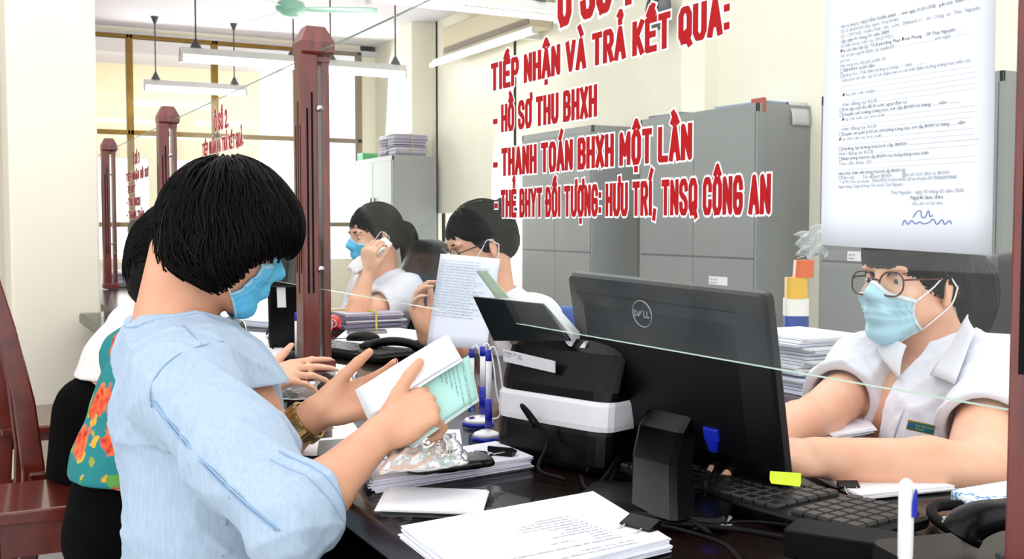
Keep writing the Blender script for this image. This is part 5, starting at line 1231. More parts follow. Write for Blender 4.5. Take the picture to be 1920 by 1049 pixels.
# tray: black chute with white side flap
T = [onf(886, 556, .02), onf(1018, 570, .02), onf(1068, 640, .045), onf(925, 640, .045)]
MB().prism([T[0]+f*.0, T[1], T[2], T[3]], f*.006).build('feed_tray', M('tray_black', '#0d1114', .2), scn, bevel=.001)
Tw = [onf(1014, 566, .018), onf(1022, 568, .018), onf(1072, 625, .03), onf(1072, 655, .03), onf(1062, 645, .03)]
MB().prism(Tw, f*.02).build('tray_wing', wp, scn, bevel=.001)
MB().prism([onf(1083, 655, .03), onf(1096, 640, .03), onf(1100, 730, .03), onf(1088, 735, .03)], f*.03).build('side_wing', wp, scn, bevel=.001)
g_ = thing('plastic_ruler', 'pale green clear ruler sticking up behind the scanner tray', 'ruler', onf(925, 540, -.02))
q = [onf(892, 508, -.02), onf(912, 508, -.02), onf(955, 560, -.01), onf(930, 560, -.01)]
MB().prism(q, f*.002).build('ruler_blade', M('milky_green', '#a9b8a2', .3), g_)
ex_ = nrm(q[3]-q[0]); ey_ = nrm(q[1]-q[0]); m = MB(); L_ = np.linalg.norm(q[3]-q[0])
for k in range(14): p = q[0]+ex_*L_*(.05+.065*k); m.prism([p+n_*.0004, p+ex_*.0006+n_*.0004, p+ex_*.0006+ey_*.006+n_*.0004, p+ey_*.006+n_*.0004], n_*.0002)
m.build('scale_marks', ink2, g_)
m = MB().tube(spline([Ls(-.02, -.075, .055), Ls(-.03, -.095, .09), Ls(-.005, -.10, .08), Ls(.02, -.09, .04), dk(1010, 880, .01), dk(1060, 900, .005)], 6), .003, 8); cb = m.build('scanner_cable', blackm, None, smooth=True); tag(cb, 'black cable looping from the back of the scanner', 'cable')

# ---- chained pens
penw = M('pen_white', '#f0f0f4', .25)
def desk_pen(px, py, dpx, bpx, label, h=.145, lean=(0, 0), real=None):
    b = dk(px, py) if real is None else real; t = thing('desk_pen', label, 'pen', b, 'white and blue counter pens'); tx = nrm(V3(lean[0], lean[1], 1))
    P = b+V3(0, 0, .012)
    MB().cyl(P, P+tx*.050, .0062, .0068, 14).build('pen_holder', blue_pl, t, smooth=True)
    MB().cyl(P+tx*.045, P+tx*h*.86, .0050, .0052, 14).build('pen_barrel', penw, t, smooth=True)
    MB().cyl(P+tx*h*.86, P+tx*h, .0056, .0046, 14).build('pen_cap', blue_pl, t, smooth=True)
    return b, P, tx, t
def pen_base(p, label, r=.030, badge=True):
    t = thing('pen_stand', label, 'pen stand', p, 'round pen stands beside the scanner')
    MB().lathe(p, [(r, 0), (r*1.02, .004), (r*.96, .008)], 28).build('blue_rim', blue_pl, t, smooth=True)
    MB().lathe(p, [(r*.95, .008), (r*.8, .013), (r*.45, .017), (.001, .018)], 28).build('white_dome', penw, t, smooth=True)
    return t
s1 = dk(897, 798); s2 = dk(912, 826)
pen_base(s1, 'rear round pen stand with two chained pens'); pen_base(s2, 'front round pen stand with one chained pen', .026)
e_ = cdir(1, 0, 0)
for p, lb, h in ((s1-e_*.008+V3(0, .010, .012), 'left one of two pens in the rear pen stand', .118), (s1+e_*.008+V3(0, 0, .010), 'right one of two pens in the rear pen stand', .125), (s2+e_*.004+V3(0, 0, .010), 'single pen in the front pen stand, nearest the scanner', .135)):
    b, P, tx, t = desk_pen(0, 0, 0, 0, lb, h, real=p)
    top = P+tx*h*.97; q_ = [top, top+V3(.006, 0, .008), top+e_*.012+V3(0, 0, .004), top+e_*.020-V3(0, 0, .03), top+e_*.026-V3(0, 0, .085), p+e_*.034+V3(0, 0, .02), p+e_*.028+V3(0, 0, .004), p+e_*.012+V3(0, 0, .002)]
    MB().tube(spline(q_, 6), .0016, 6).build('tether_cord', penw, t, smooth=True)
lgm = thing('round_sticker', 'small red and blue round emblem sticker on the rear pen stand', 'sticker', s1+V3(0, 0, .016)); q_ = s1-e_*.012-F0*.012+V3(0, 0, .0165)
MB().cyl(q_, q_+V3(0, 0, .0008), .006, n=16).build('blue_disc', blue_pl, lgm); MB().cyl(q_+V3(0, 0, .0008), q_+V3(0, 0, .0014), .003, n=12).build('red_dot', redd, lgm)
# near pen at the right edge
pb = W(1700, 900, .86)*V3(1, 1, 0)+V3(0, 0, ZT); zt = W(1700, 898, .86)[2]; h = zt-ZT
t = thing('desk_pen', 'large white pen with blue clip standing closest to the camera at the right', 'pen', pb, 'white and blue counter pens')
MB().lathe(pb, [(.022, 0), (.022, .012), (.010, .02), (.009, .04)], 20).build('pen_holder', blue_pl, t, smooth=True)
MB().lathe(pb, [(.0052, .03), (.0054, .09), (.0050, .10), (.0060, .105), (.0062, h-.012), (.0052, h-.003), (.002, h)], 20).build('pen_barrel', penw, t, smooth=True)
n_ = nrm(-F0+R_*.35); q_ = pb+R_*.0035-F0*.0056
MB().prism([q_+V3(0, 0, z)+R_*x for x, z in ((-.0012, h-.030), (.0030, h-.030), (.0030, h-.009), (.0014, h-.006), (-.0012, h-.018))], -F0*.0016).build('pen_clip', blue_pl, t, bevel=.0005)
letters('pen_print', [(.0, -.0015, .0036, 'PH-02  (0.7)')], pb-F0*.0064+V3(0, 0, h-.085), (0, 0, 1), -R_, ink2, t)

# ---- sheets held by the denim customer
dW = 1.555
wq = [W(668, 732, dW+.045), W(836, 628, dW+.05), W(864, 672, dW+.02), W(694, 784, dW+.01)]
t = thing('folded_form', 'blank white folded sheets held up by the customer in denim', 'paper', sum(wq)/4)
nn = nrm(np.cross(wq[1]-wq[0], wq[3]-wq[0])); nn = nn if np.dot(nn, CAM-wq[0]) > 0 else -nn
def bent(q, n, bow, off=0, k=9): return [[(q[0]*(1-u)+q[1]*u)*(1-v)+(q[3]*(1-u)+q[2]*u)*v+n*(bow*math.sin(math.pi*u)*(.4+.6*v)+off) for u in np.linspace(0, 1, k)] for v in np.linspace(0, 1, k)]
MB().sheet(bent(wq, nn, .006)).build('front_leaf', paper_m, t, smooth=True, solid=.0006)
wq2 = [p+d for p, d in zip(wq, (cdir(-.6, .2, 0)*.003, cdir(.8, 0, 0)*.003, cdir(.5, -.6, 0)*.004, cdir(-.3, -.8, 0)*.006))]
MB().sheet(bent(wq2, nn, .004, -.002)).build('back_leaf', paper_m, t, smooth=True, solid=.0006)
tq = [W(730, 752, dW+.03), W(876, 663, dW+.03), W(893, 742, dW+.0), W(738, 852, dW-.03)]
t = thing('insurance_booklet', 'pale green printed booklet held under the white sheets by the customer in denim', 'booklet', sum(tq)/4)
greenp = M('pale_green_paper', '#a9d8cf', .6); nn2 = nrm(np.cross(tq[1]-tq[0], tq[3]-tq[0])); nn2 = nn2 if np.dot(nn2, CAM-tq[0]) > 0 else -nn2
MB().sheet(bent(tq, nn2, .004, -.006)).build('cover', greenp, t, smooth=True, solid=.001)
MB().sheet(bent([p+cdir(.2, -.7, 0)*.004 for p in tq], nn2, .002, -.009)).build('inner_leaf', M('green_white_paper', '#cfe6e0', .6), t, smooth=True, solid=.001)
exg = nrm(tq[2]-tq[1]); eyg = nrm(np.cross(nn2, exg))
letters('booklet_print', [(.006, -.010, .0062, 'HUONG DAN SU DUNG SO BHXH')]+[(.004, -.019-.0065*k, .0042, s_) for k, s_ in enumerate(('1. Nguoi lao dong duoc cap va bao quan so', '2. Khong duoc tu y tay xoa, sua chua', '3. Khi mat hoac hu hong phai bao ngay', '4. Xuat trinh khi giai quyet che do', '5. Khi chuyen noi lam viec'))], tq[1]+nn2*.001-eyg*.002, exg, eyg, M('dark_green_ink', '#3f6e66', .8), t, lift=.001)

# ---- papers on the counter
pile('paper_stack', 'thick pile of loose sheets under the zip bag and pouch', 'papers', [dk(700, 925), dk(682, 888), dk(930, 846), dk(1000, 876)], ZT+.0005, 9, .0018, jit=.006, mat=M('stack_paper', '#e9e8f3', .7))
zt1 = ZT+.0175
pile('printed_sheet', 'white sheet with black printed bars, on the pile under the clear zip bag', 'paper', [dk(700, 860, .018), dk(716, 806, .018), dk(862, 806, .018), dk(872, 872, .018)], zt1, 1, .0008)
q = [dk(728, 826, .02), dk(846, 822, .02), dk(848, 832, .02), dk(730, 838, .02)]; o_ = MB().prism(order([p*V3(1, 1, 0)+V3(0, 0, zt1+.001) for p in q]), (0, 0, .0003)).build('printed_bar', ink2, bpy.data.objects['printed_sheet'])
q = [dk(720, 866, .02), dk(856, 856, .02), dk(856, 864, .02), dk(722, 874, .02)]; MB().prism(order([p*V3(1, 1, 0)+V3(0, 0, zt1+.001) for p in q]), (0, 0, .0003)).build('printed_bar', ink2, bpy.data.objects['printed_sheet'])
pile('photo_print', 'white sheet with a wide dark grey printed band, left of the near forearm', 'paper', [dk(546, 856), dk(556, 830), dk(700, 815), dk(690, 860)], ZT+.0005, 2, .001)
MB().prism(order([p*V3(1, 1, 0)+V3(0, 0, ZT+.0026) for p in (dk(594, 856, .002), dk(598, 828, .002), dk(694, 820, .002), dk(684, 858, .002))]), (0, 0, .0004)).build('dark_band', M('photo_dark', '#3a3d42', .4), bpy.data.objects['photo_print'])
# envelope
pile('white_envelope', 'blank white folded envelopes on the dark counter in front of the pile', 'envelope', [dk(712, 962), dk(730, 918), dk(914, 925), dk(906, 968)], ZT+.0005, 3, .0014, jit=.006)
# pouch + keys
pa, pb_ = dk(775, 878, .030), dk(905, 862, .028)
F = Field(np.minimum(pa, pb_)-.07, np.maximum(pa, pb_)+.07, .003)
F.slab(pa, pb_, .026, .030, .008, .009, (Z_*0+grot(dk(800, 890), dk(790, 830))), .01); F.warp(folds(8, .003, 70))
t = thing('zip_pouch', 'black zipped pouch under the clear bag, key ring attached', 'pouch', (pa+pb_)/2); F.mesh('pouch_body', M('pouch_leather', '#0a0a0c', .35), t)
MB().tube(spline([pa+V3(-.01, -.02, .006), (pa+pb_)/2+V3(-.01, -.028, .008), pb_+V3(0, -.028, .006)], 6), .0018, 6).build('zipper', grey_pl, t, smooth=True)
kc = dk(902, 852, .036)
MB().tube([kc+V3(.012*math.cos(q), .012*math.sin(q), .003*math.sin(q)) for q in np.linspace(0, 6.283, 21)[:-1]], .0011, 6, close=True).build('key_ring', chrome, t, smooth=True)
for k, an in enumerate((.3, 1.1, 2.2)):
    d_ = V3(math.cos(an), math.sin(an), -.15); kk = MB().cyl(kc+d_*.012-V3(0, 0, .001), kc+d_*.012+V3(0, 0, .0015), .009, n=14); kk.box(kc+d_*.033, (.03, .005, .002), rotz(an)); kk.build('key', [chrome, blackm, chrome][k], t, bevel=.0003)
# zip bag
def crumple(name, quad, z, amp, mat, root, seed=1, n=34, th=.0006):
    r = np.random.default_rng(seed); K = r.normal(size=(9, 2))*r.uniform(2, 9, (9, 1)); ph = r.uniform(0, 6, 9); q = order([np.array(p)*V3(1, 1, 0) for p in quad]); g = []
    for v in np.linspace(0, 1, n):
        row = []
        for u in np.linspace(0, 1, n):
            hgt = sum(1-abs(math.sin(K[i, 0]*u+K[i, 1]*v+ph[i])) for i in range(9))/9
            p = (q[0]*(1-u)+q[1]*u)*(1-v)+(q[3]*(1-u)+q[2]*u)*v
            row.append(p+V3(.004*math.sin(9*v+seed), .004*math.sin(8*u), z+amp*hgt*(.35+.65*min(1, 4*min(u, 1-u, v, 1-v)))))
        g.append(row)
    return MB().sheet(g).build(name, mat, root, smooth=True, solid=th)
clr = clear('clear_plastic_film', gloss=5.0, tint=(.95, .96, .96), haze=.12, rough=.05, blotch=.15)
t = thing('zip_bag', 'crumpled clear plastic bag lying over the pouch and printed sheet', 'plastic bag', dk(790, 850)); bq_ = [dk(712, 884, .05), dk(735, 832, .05), dk(850, 808, .05), dk(882, 866, .05)]
crumple('bag_film', bq_, ZT+.042, .030, clr, t, 3); crumple('bag_film', [p+V3(.003, .002, 0) for p in bq_], ZT+.044, .008, clr, t, 5)
binder_clip(dk(944, 848, .020), grot(dk(990, 828), dk(940, 852)), 'black binder clip with long silver handles on the right corner of the paper pile', 1.15, tilt=.8)
# near stack
sq = [dk(752, 1012), dk(1112, 944), dk(1256, 1036), dk(900, 1130)]
rows = [(.015, -.020-.0092*k, .0062, s_) for k, s_ in enumerate(['CONG HOA XA HOI CHU NGHIA VIET NAM', 'Doc lap - Tu do - Hanh phuc', '', 'TO KHAI THAM GIA, DIEU CHINH THONG TIN BAO HIEM', '1. Ho va ten: ......................................................', '2. Gioi tinh: ..............  3. Quoc tich: ........', '4. Dan toc: ................................................', '5. Noi dang ky giay khai sinh: ...................', '6. Dia chi nhan ho so: .............................', '7. Ma so BHXH: ......................................', '8. So dien thoai lien he: ..........................', '9. So CMND/ Ho chieu/ Can cuoc: ..........', '10. Ho ten cha, me, nguoi giam ho: ......', '11. Noi dung thay doi, yeu cau: ............', '12. Ho so kem theo: .............................'])]
sk = pile('paper_stack', 'large pile of printed forms at the bottom, held by a binder clip', 'papers', sq, ZT+.0005, 10, .0016, mat=M('form_paper', '#eceef8', .7), jit=.003, rows=rows, o=dk(1235, 1022, .016), ex=grot(dk(1256, 1036, .016), dk(1112, 944, .016))*-1 if False else grot(dk(1235, 1022, .016), dk(880, 1100, .016)))
binder_clip(dk(1196, 990, .0165), grot(dk(1130, 1010), dk(1196, 990)), 'black binder clip on the near pile of forms beside the monitor stand', 1.25, tilt=.25)
# card under glass edge + small bag with clips
pile('white_card', 'white printed card lying beside the monitor base, front of the keyboard', 'card', [dk(1225, 905), dk(1330, 935), dk(1352, 972), dk(1240, 950)], ZT+.0005, 1, .001, rows=[(.008, -.012-.009*k, .007, s_) for k, s_ in enumerate(('LICH LAM VIEC', 'Thu 2 den Thu 6', 'Sang 7h30 - 11h30'))], o=dk(1300, 925), ex=grot(dk(1225, 905), dk(1330, 935)))
t = thing('clip_bag', 'tiny clear bag holding paper clips in front of the monitor base', 'plastic bag', dk(1345, 982)); crumple('bag_film', [dk(1312, 992), dk(1330, 966), dk(1376, 970), dk(1366, 996)], ZT+.001, .009, clr, t, 8, 14)
for k in range(4):
    p = dk(1330+10*k, 980+3*(k % 2), .003); a = .7*k; d_ = V3(math.cos(a), math.sin(a), 0); u_ = V3(-d_[1], d_[0], 0)
    MB().tube(spline([p-d_*.008-u_*.003, p+d_*.008-u_*.003, p+d_*.010, p+d_*.008+u_*.003, p-d_*.006+u_*.003, p-d_*.008+u_*.001, p+d_*.005-u_*.001], 4), .0005, 5).build('paper_clip', chrome, t, smooth=True)
# small bottle with yellow label
bt = dk(1136, 836); t = thing('glue_bottle', 'squat clear bottle with yellow and white label behind the monitor stand', 'bottle', bt)
MB().lathe(bt, [(.030, 0), (.033, .004), (.033, .060), (.028, .072), (.014, .080), (.013, .092)], 28).build('bottle_body', clear('bottle_plastic', gloss=1.5, tint=(.93, .95, .95), haze=.12), t, smooth=True)
MB().cyl(bt+V3(0, 0, .090), bt+V3(0, 0, .108), .015, n=20).build('cap', white_pl, t, bevel=.001)
yl = M('yellow_label', '#f0c21c', .5); MB().lathe(bt, [(.0335, .008), (.0335, .050)], 28).build('label_band', yl, t, smooth=True)
MB().ring([[bt+V3(.0338*math.cos(q), .0338*math.sin(q), z) for q in np.linspace(-2.6, -1.0, 12)]+[bt+V3(.0345*math.cos(q), .0345*math.sin(q), z) for q in np.linspace(-1.0, -2.6, 12)] for z in (.014, .044)]).build('label_panel', paper_m, t)
letters('label_print', [(-.014, 0, .0052, 'NSX: 05-03-2020'), (-.014, -.007, .0052, 'HSD: 24 thang')], bt+nrm(V3(-math.sin(TH*.2), -1, 0))*.0352+V3(0, 0, .034), (1, -.1, 0), (0, 0, 1), ink2, t)

# ---- keyboard
k00, k10, k11, k01 = dk(1214, 908, .012), dk(1252, 846, .012), dk(1692, 958, .012), dk(1594, 1008, .012)
kq = order([k00, k10, k11, k01]); ku = nrm((k11-k10+k01-k00)*V3(1, 1, 0)); kv = np.cross(Z_, ku); kc_ = (k00+k10+k11+k01)/4; kL = .43; kD = .145
if np.dot(kv, F_) < 0: kv = -kv
kb = thing('keyboard', 'long black computer keyboard in front of the right clerk, under the large monitor', 'keyboard', kc_*V3(1, 1, 0)+V3(0, 0, ZT)); kz = V3(0, 0, ZT)
K_ = lambda x, y, z: kc_*V3(1, 1, 0)+ku*x+kv*y+V3(0, 0, ZT+z)
def make_keyboard(t, K_, kL, kD, mat, keym):
    MB().ring([[K_(x, y, z) for x, y in roundrect(kL*a, kD*a, .008, 3)] for a, z in ((.99, 0), (1, .004), (1, .012), (.985, .016))]).build('case', mat, t)
    cols_, rws = 21, 6; px_ = (kL-.02)/cols_; py_ = (kD-.018)/rws; m = MB()
    Ku = nrm(K_(1, 0, 0)-K_(0, 0, 0)); Kv = nrm(K_(0, 1, 0)-K_(0, 0, 0)); Rk = np.stack([Ku, Kv, Z_], 1)
    for r in range(rws):
        c = 0
        while c < cols_:
            wd = 1
            if r == 5 and c == 4: wd = 6
            elif r in (2, 3, 4) and c in (0, 13): wd = 2
            if c in (15, 19) and r != 9 and c != 19: c += 1; continue
            x = -kL/2+.01+px_*(c+wd/2); y = kD/2-.009-py_*(r+.5)
            m.ring([[K_(x+a*(px_*wd-.002)/2*s_, y+b*(py_-.002)/2*s_, z) for a, b in ((-1,-1),(1,-1),(1,1),(-1,1))] for s_, z in ((1, .015), (.97, .019), (.80, .0225))]); c += wd
    o = m.build('keys', keym, t); o['kind'] = 'stuff'
make_keyboard(kb, K_, kL, kD, black_pl, M('key_black', '#141416', .4))
stk = thing('sticky_note', 'bright yellow-green sticky note at the lower right corner of the large monitor', 'note', dk(1474, 900))
p0_ = [L(MW/2-.052, -MH/2+.006, .008), L(MW/2-.002, -MH/2+.006, .008)]; sd = cdir(0, -1, .4)
MB().sheet([[W(1444, 884, 1.25), W(1502, 888, 1.24)], [W(1443, 899, 1.247), W(1502, 905, 1.237)], [W(1446, 907, 1.24), W(1500, 913, 1.23)]]).build('note_leaf', M('neon_yellow_green', '#c8f01c', .5), stk, solid=.0008)
# ---- papers by the right clerk
pile('paper_stack', 'printed sheets under the near forearm of the right clerk', 'papers', [dk(1470, 868), dk(1500, 850), dk(1790, 922), dk(1612, 940)], ZT+.0005, 5, .0016, jit=.004)
binder_clip(dk(1592, 914, .009), grot(dk(1592, 914), dk(1576, 902)), 'small black binder clip on the sheets beside the keyboard', .8, tilt=.5)
pile('paper_stack', 'sheets with blue ruled print lying between the arms of the right clerk', 'papers', [dk(1560, 826), dk(1500, 800), dk(1615, 786), dk(1640, 812)], ZT+.0005, 4, .002, rows=[(.01, -.014-.01*k, .008, 'Danh sach ho so ........ '+str(k+1)) for k in range(4)], o=dk(1590, 792), ex=grot(dk(1510, 800), dk(1600, 830)), textmat=blue_ink)
# ---- phone with coil cord, box of tissues, adapter
pc = dk(1885, 1120); tp = thing('desk_phone', 'black desk telephone at the bottom right corner with coiled cord', 'telephone', pc)
pe = grot(dk(1750, 1040), dk(1960, 1020)); pf = np.cross(Z_, pe); Pq = lambda x, y, z: pc+pe*x+pf*y+V3(0, 0, z)
MB().ring([[Pq(x*a, y*b, z+.10*y*zz) for x, y in roundrect(.20, .20, .02, 4)] for a, b, z, zz in ((1, 1, 0, 0), (1, 1, .02, .15), (.95, .95, .035, .25))]).build('phone_body', black_pl, tp)
m = MB()
for i in range(4):
    for j in range(3): m.box(Pq(.0+.02*j, -.05+.018*i, .040+.025*(-.05+.018*i)), (.013, .009, .006), np.stack([pe, pf, Z_], 1))
m.build('keypad', grey_pl, tp, bevel=.001)
hsk = [Pq(-.075, y, z) for y, z in ((-.10, .045), (-.075, .062), (-.03, .078), (.03, .080), (.075, .068), (.10, .050))]
hsk = [dk(1800, 1004, .055), dk(1815, 985, .066), dk(1850, 970, .075), dk(1900, 965, .075), dk(1950, 970, .066), dk(1975, 985, .05)]
MB().tube(spline(hsk, 5), [.016+.006*abs(math.cos(math.pi*k/25)) for k in range(26)], 12).build('handset', black_pl, tp, smooth=True)
cc = spline([dk(1818, 992, .045), dk(1795, 1000, .012), dk(1755, 975, .010), dk(1748, 955, .010), dk(1775, 948, .010), dk(1830, 950, .008)], 26); co = []
for i, p in enumerate(cc):
    d_ = nrm(cc[min(i+1, len(cc)-1)]-cc[max(i-1, 0)]); u_ = nrm(np.cross(d_, Z_)); v_ = np.cross(d_, u_)
    for k in range(4): a = 2*math.pi*(i*4+k)/7.0; co.append(p+d_*0+u_*.0058*math.cos(a)+v_*.0058*math.sin(a)+(cc[min(i+1, len(cc)-1)]-p)*k/4)
MB().tube(co, .0018, 5).build('coiled_cord', blackm, tp, smooth=True)
t = thing('tissue_packet', 'white packet with blue pattern at the right edge behind the phone', 'packet', dk(1860, 958))
def pattern_mat():
    m = bpy.data.materials.new('blue_pattern_paper'); m.use_nodes = True; nt = m.node_tree; b = nt.nodes['Principled BSDF']; tc = nt.nodes.new('ShaderNodeTexCoord'); v = nt.nodes.new('ShaderNodeTexVoronoi'); v.inputs['Scale'].default_value = 120
    r = nt.nodes.new('ShaderNodeValToRGB'); r.color_ramp.interpolation = 'CONSTANT'; r.color_ramp.elements[0].color = lin('#5f9fd6'); r.color_ramp.elements[1].position = .45; r.color_ramp.elements[1].color = lin('#eef2f8')
    nt.links.new(tc.outputs['Object'], v.inputs['Vector']); nt.links.new(v.outputs['Distance'], r.inputs[0]); nt.links.new(r.outputs[0], b.inputs['Base Color']); return m
pm = pattern_mat()
q = order([dk(1780, 948)*V3(1, 1, 0), dk(1930, 922)*V3(1, 1, 0), dk(1960, 965)*V3(1, 1, 0), dk(1822, 972)*V3(1, 1, 0)])
MB().prism([p+V3(0, 0, ZT+.0005) for p in q], (0, 0, .022)).build('packet_body', pm, t, bevel=.006)
c_ = sum(q)/4; MB().prism([c_+(p-c_)*.72+V3(0, 0, ZT+.0228) for p in q], (0, 0, .0006)).build('white_panel', paper_m, t)
pile('paper_stack', 'thin sheets under the phone beside the coiled cord', 'papers', [dk(1762, 975), dk(1830, 958), dk(1930, 1000), dk(1830, 1020)], ZT+.0005, 2, .0012, mat=M('cream_sheet', '#dcdcdc', .7), jit=.01)
q0_ = dk(1585, 1050); e = grot(dk(1488, 1030), dk(1690, 1062)); f = np.cross(Z_, e)
t = thing('power_adapter', 'black box-shaped power adapter on the counter at the bottom edge', 'adapter', q0_)
MB().ring([[q0_+e*x+f*y+V3(0, 0, z) for x, y in roundrect(.125, .060, .006, 3)] for z in (0.0005, .032)]).build('adapter_case', blackm, t, bevel=.002)
cable([(1225, 985), (1300, 992), (1380, 1000), (1440, 1010), (1500, 1022)], .0036, 'black cable running from the monitor base to the power adapter')
cable([(1225, 990), (1290, 1005), (1360, 1030), (1400, 1075)], .003, 'black cable curving down in front of the monitor base')
cable([(1300, 1000), (1400, 985), (1520, 1000), (1560, 1030)], .0022, 'thin black cable in front of the keyboard')
cable([(1100, 890), (1140, 850, .03), (1160, 870, .03), (1150, 905, .01), (1120, 935)], .0034, 'black cable looping left of the monitor stand, upper loop')
cable([(1105, 850), (1150, 838, .03), (1168, 870, .03), (1130, 915, .01), (1100, 925, .006), (1090, 900)], .0034, 'black cable looping left of the monitor stand, lower loop')

# ---- mid counter (around and behind the nearest full post)
def tbl(x, y): return dk(x, y)
t = bundle(tuple(dk(680, 612)+V3(0, .02, .0005)), .24, .30, 9, 'thick bundle of files tied with black string, right of the nearest full post', .0065, 'tied bundles', straps=True, jit=.012)
pile('paper_stack', 'loose white sheets spread behind the nearest full post', 'papers', [dk(628, 642), dk(665, 606), dk(790, 622), dk(800, 655)], ZT+.0005, 2, .001, jit=.01)
mo = dk(681, 640); t = thing('computer_mouse', 'black computer mouse right of the nearest full post', 'mouse', mo)
F = Field(mo-V3(.07, .07, .01), mo+V3(.07, .07, .05), .0025); F.ell(mo+V3(0, 0, .006), (.055, .030, .028), rotz(-.5), .01); F.cut(mo+V3(0, 0, .001), (0, 0, -1)); F.mesh('mouse_body', black_pl, t)
MB().tube(spline([mo+V3(-.05, .02, .01), mo+V3(-.09, .06, .005), mo+V3(-.13, .05, .004)], 5), .0018, 6).build('mouse_cable', blackm, t, smooth=True)
q = dk(688, 626); t = thing('mobile_phone', 'silver mobile phone lying on white sheets by the mouse', 'phone', q); MB().ring([[q+rotz(-.3)@V3(x, y, z) for x, y in roundrect(.135, .066, .008, 3)] for z in (.004, .011)]).build('phone_case', M('silver_phone', '#9a9894', .3, .6), t, bevel=.001)
MB().ring([[q+rotz(-.3)@V3(x, y, z) for x, y in roundrect(.128, .06, .006, 3)] for z in (.011, .0118)]).build('phone_screen', M('phone_glass', '#2a2c30', .1), t)
rb = dk(626, 622)+V3(0, 0, .030); t = thing('red_ball_ornament', 'small glossy red round ornament with white swirl beside the post', 'ornament', rb)
MB().lathe(rb-V3(0, 0, .028), [(.001, 0), (.016, .003), (.026, .014), (.029, .028), (.026, .042), (.016, .053), (.001, .057)], 24).build('ball', M('glossy_red', '#c4101c', .15, coat=.6), t, smooth=True)
MB().tube([rb+nrm(-F0*.9+R_*math.cos(a)*.45+Z_*math.sin(a)*.45)*.0292 for a in np.linspace(-1.5, 1.9, 16)], .0014, 6).build('white_swirl', white_pl, t, smooth=True)
q = dk(660, 664); kb2 = copy_tree(kb); kb2.location = q; kb2.rotation_euler = (0, 0, math.radians(8)); kb2['label'] = 'black keyboard partly hidden behind the nearest full post'
q = dk(735, 668); t = thing('black_handset', 'black telephone handset lying behind the papers the denim customer holds', 'telephone handset', q)
MB().tube(spline([q+cdir(-1, 0, 0)*.085+V3(0, 0, .018), q+cdir(-1, 0, 0)*.05+V3(0, 0, .034), q+V3(0, 0, .042), q+cdir(1, 0, 0)*.05+V3(0, 0, .036), q+cdir(1, 0, 0)*.09+V3(0, 0, .02)], 5), [.018]*4+[.013]*13+[.018]*4, 10).build('handset_shell', black_pl, t, smooth=True)
# sheet the reading clerk holds
hq = [W(826, 476, 2.66), W(938, 486, 2.60), W(912, 656, 2.52), W(800, 650, 2.58)]
t = thing('printed_form', 'printed sheet held up by the clerk with the bun', 'paper', sum(hq)/4); nn3 = nrm(np.cross(hq[1]-hq[0], hq[3]-hq[0])); nn3 = nn3 if np.dot(nn3, CAM-hq[0]) > 0 else -nn3
MB().sheet(bent(hq, nn3, .005)).build('sheet', paper_b, t, smooth=True, solid=.0007)
ew = nrm(hq[1]-hq[0]); eh = nrm(np.cross(nn3, ew)); pw_ = np.linalg.norm(hq[1]-hq[0])
letters('form_print', [(.012, -.02-.0075*k, .0058, s_, pw_*random.uniform(.6, .82)) for k, s_ in enumerate(['Bao hiem xa hoi thanh pho', 'To khai cap so va the bao hiem y te', 'Ho va ten nguoi tham gia, ngay sinh', 'Noi dang ky kham chua benh ban dau']*5)], hq[0]+nn3*.006, ew, eh, M('pale_print', '#8a90a6', .8), t, lift=.001)
# counter left of the post: terminal, phone, papers
q = dk(548, 655); t = thing('black_terminal', 'black upright terminal with white label, just left of the nearest full post', 'terminal', q)
Rt = rotz(-.45)
MB().ring([[q+Rt@V3(x, y-.12*z, z) for x, y in roundrect(.12, .10, .01, 3)] for z in (.0005, .12, .21)]).build('terminal_body', black_pl, t)
MB().ring([[q+Rt@V3(x, -.04-.15*z, z) for x, z in ((-.10, .19), (.10, .19), (.10, .33), (-.10, .33))], [q+Rt@V3(x, -.06-.15*z, z) for x, z in ((-.10, .19), (.10, .19), (.10, .33), (-.10, .33))]]).build('terminal_screen', M('terminal_back', '#101114', .3), t, bevel=.004)
MB().ring([[q+Rt@V3(x, -.0505-.12*z, z) for x, z in ((-.03, .13), (-.005, .13), (-.005, .19), (-.03, .19))], [q+Rt@V3(x, -.0525-.12*z, z) for x, z in ((-.03, .13), (-.005, .13), (-.005, .19), (-.03, .19))]]).build('label_card', paper_m, t)
q2 = dk(520, 660); cable([(500, 630), (520, 612, .08), (545, 600, .12)], .0035, 'black cable looping left of the upright terminal'); cable([(515, 665), (505, 645, .03), (530, 612, .10), (548, 600, .13)], .003, 'second black cable hanging from the upright terminal')
t = thing('desk_pen', 'white and blue pen standing between the terminal and the post', 'pen', dk(556, 668), 'white and blue counter pens'); p = dk(556, 668)
MB().cyl(p, p+V3(0, 0, .10), .0048, n=12).build('pen_barrel', penw, t, smooth=True); MB().cyl(p+V3(0, 0, .10), p+V3(0, 0, .125), .0052, n=12).build('pen_cap', blue_pl, t, smooth=True)
q = dk(432, 640); t = thing('desk_speaker', 'round glossy black speaker behind the chin of the denim customer', 'speaker', q)
MB().lathe(q, [(.03, 0), (.045, .01), (.052, .035), (.045, .06), (.025, .075), (.001, .08)], 24).build('speaker_body', M('gloss_black', '#060607', .1, coat=.8), t, smooth=True); MB().lathe(q+V3(0, -.04, .04), [(.02, .0), (.022, .008), (.012, .012), (.001, .012)], 20, axis=(-.3, -1, .1)).build('speaker_cone', grey_pl, t, smooth=True)
pile('paper_stack', 'white papers in front of the upright terminal, left of the post', 'papers', [dk(440, 668), dk(455, 640), dk(535, 650), dk(520, 680)], ZT+.0005, 5, .002, jit=.01)
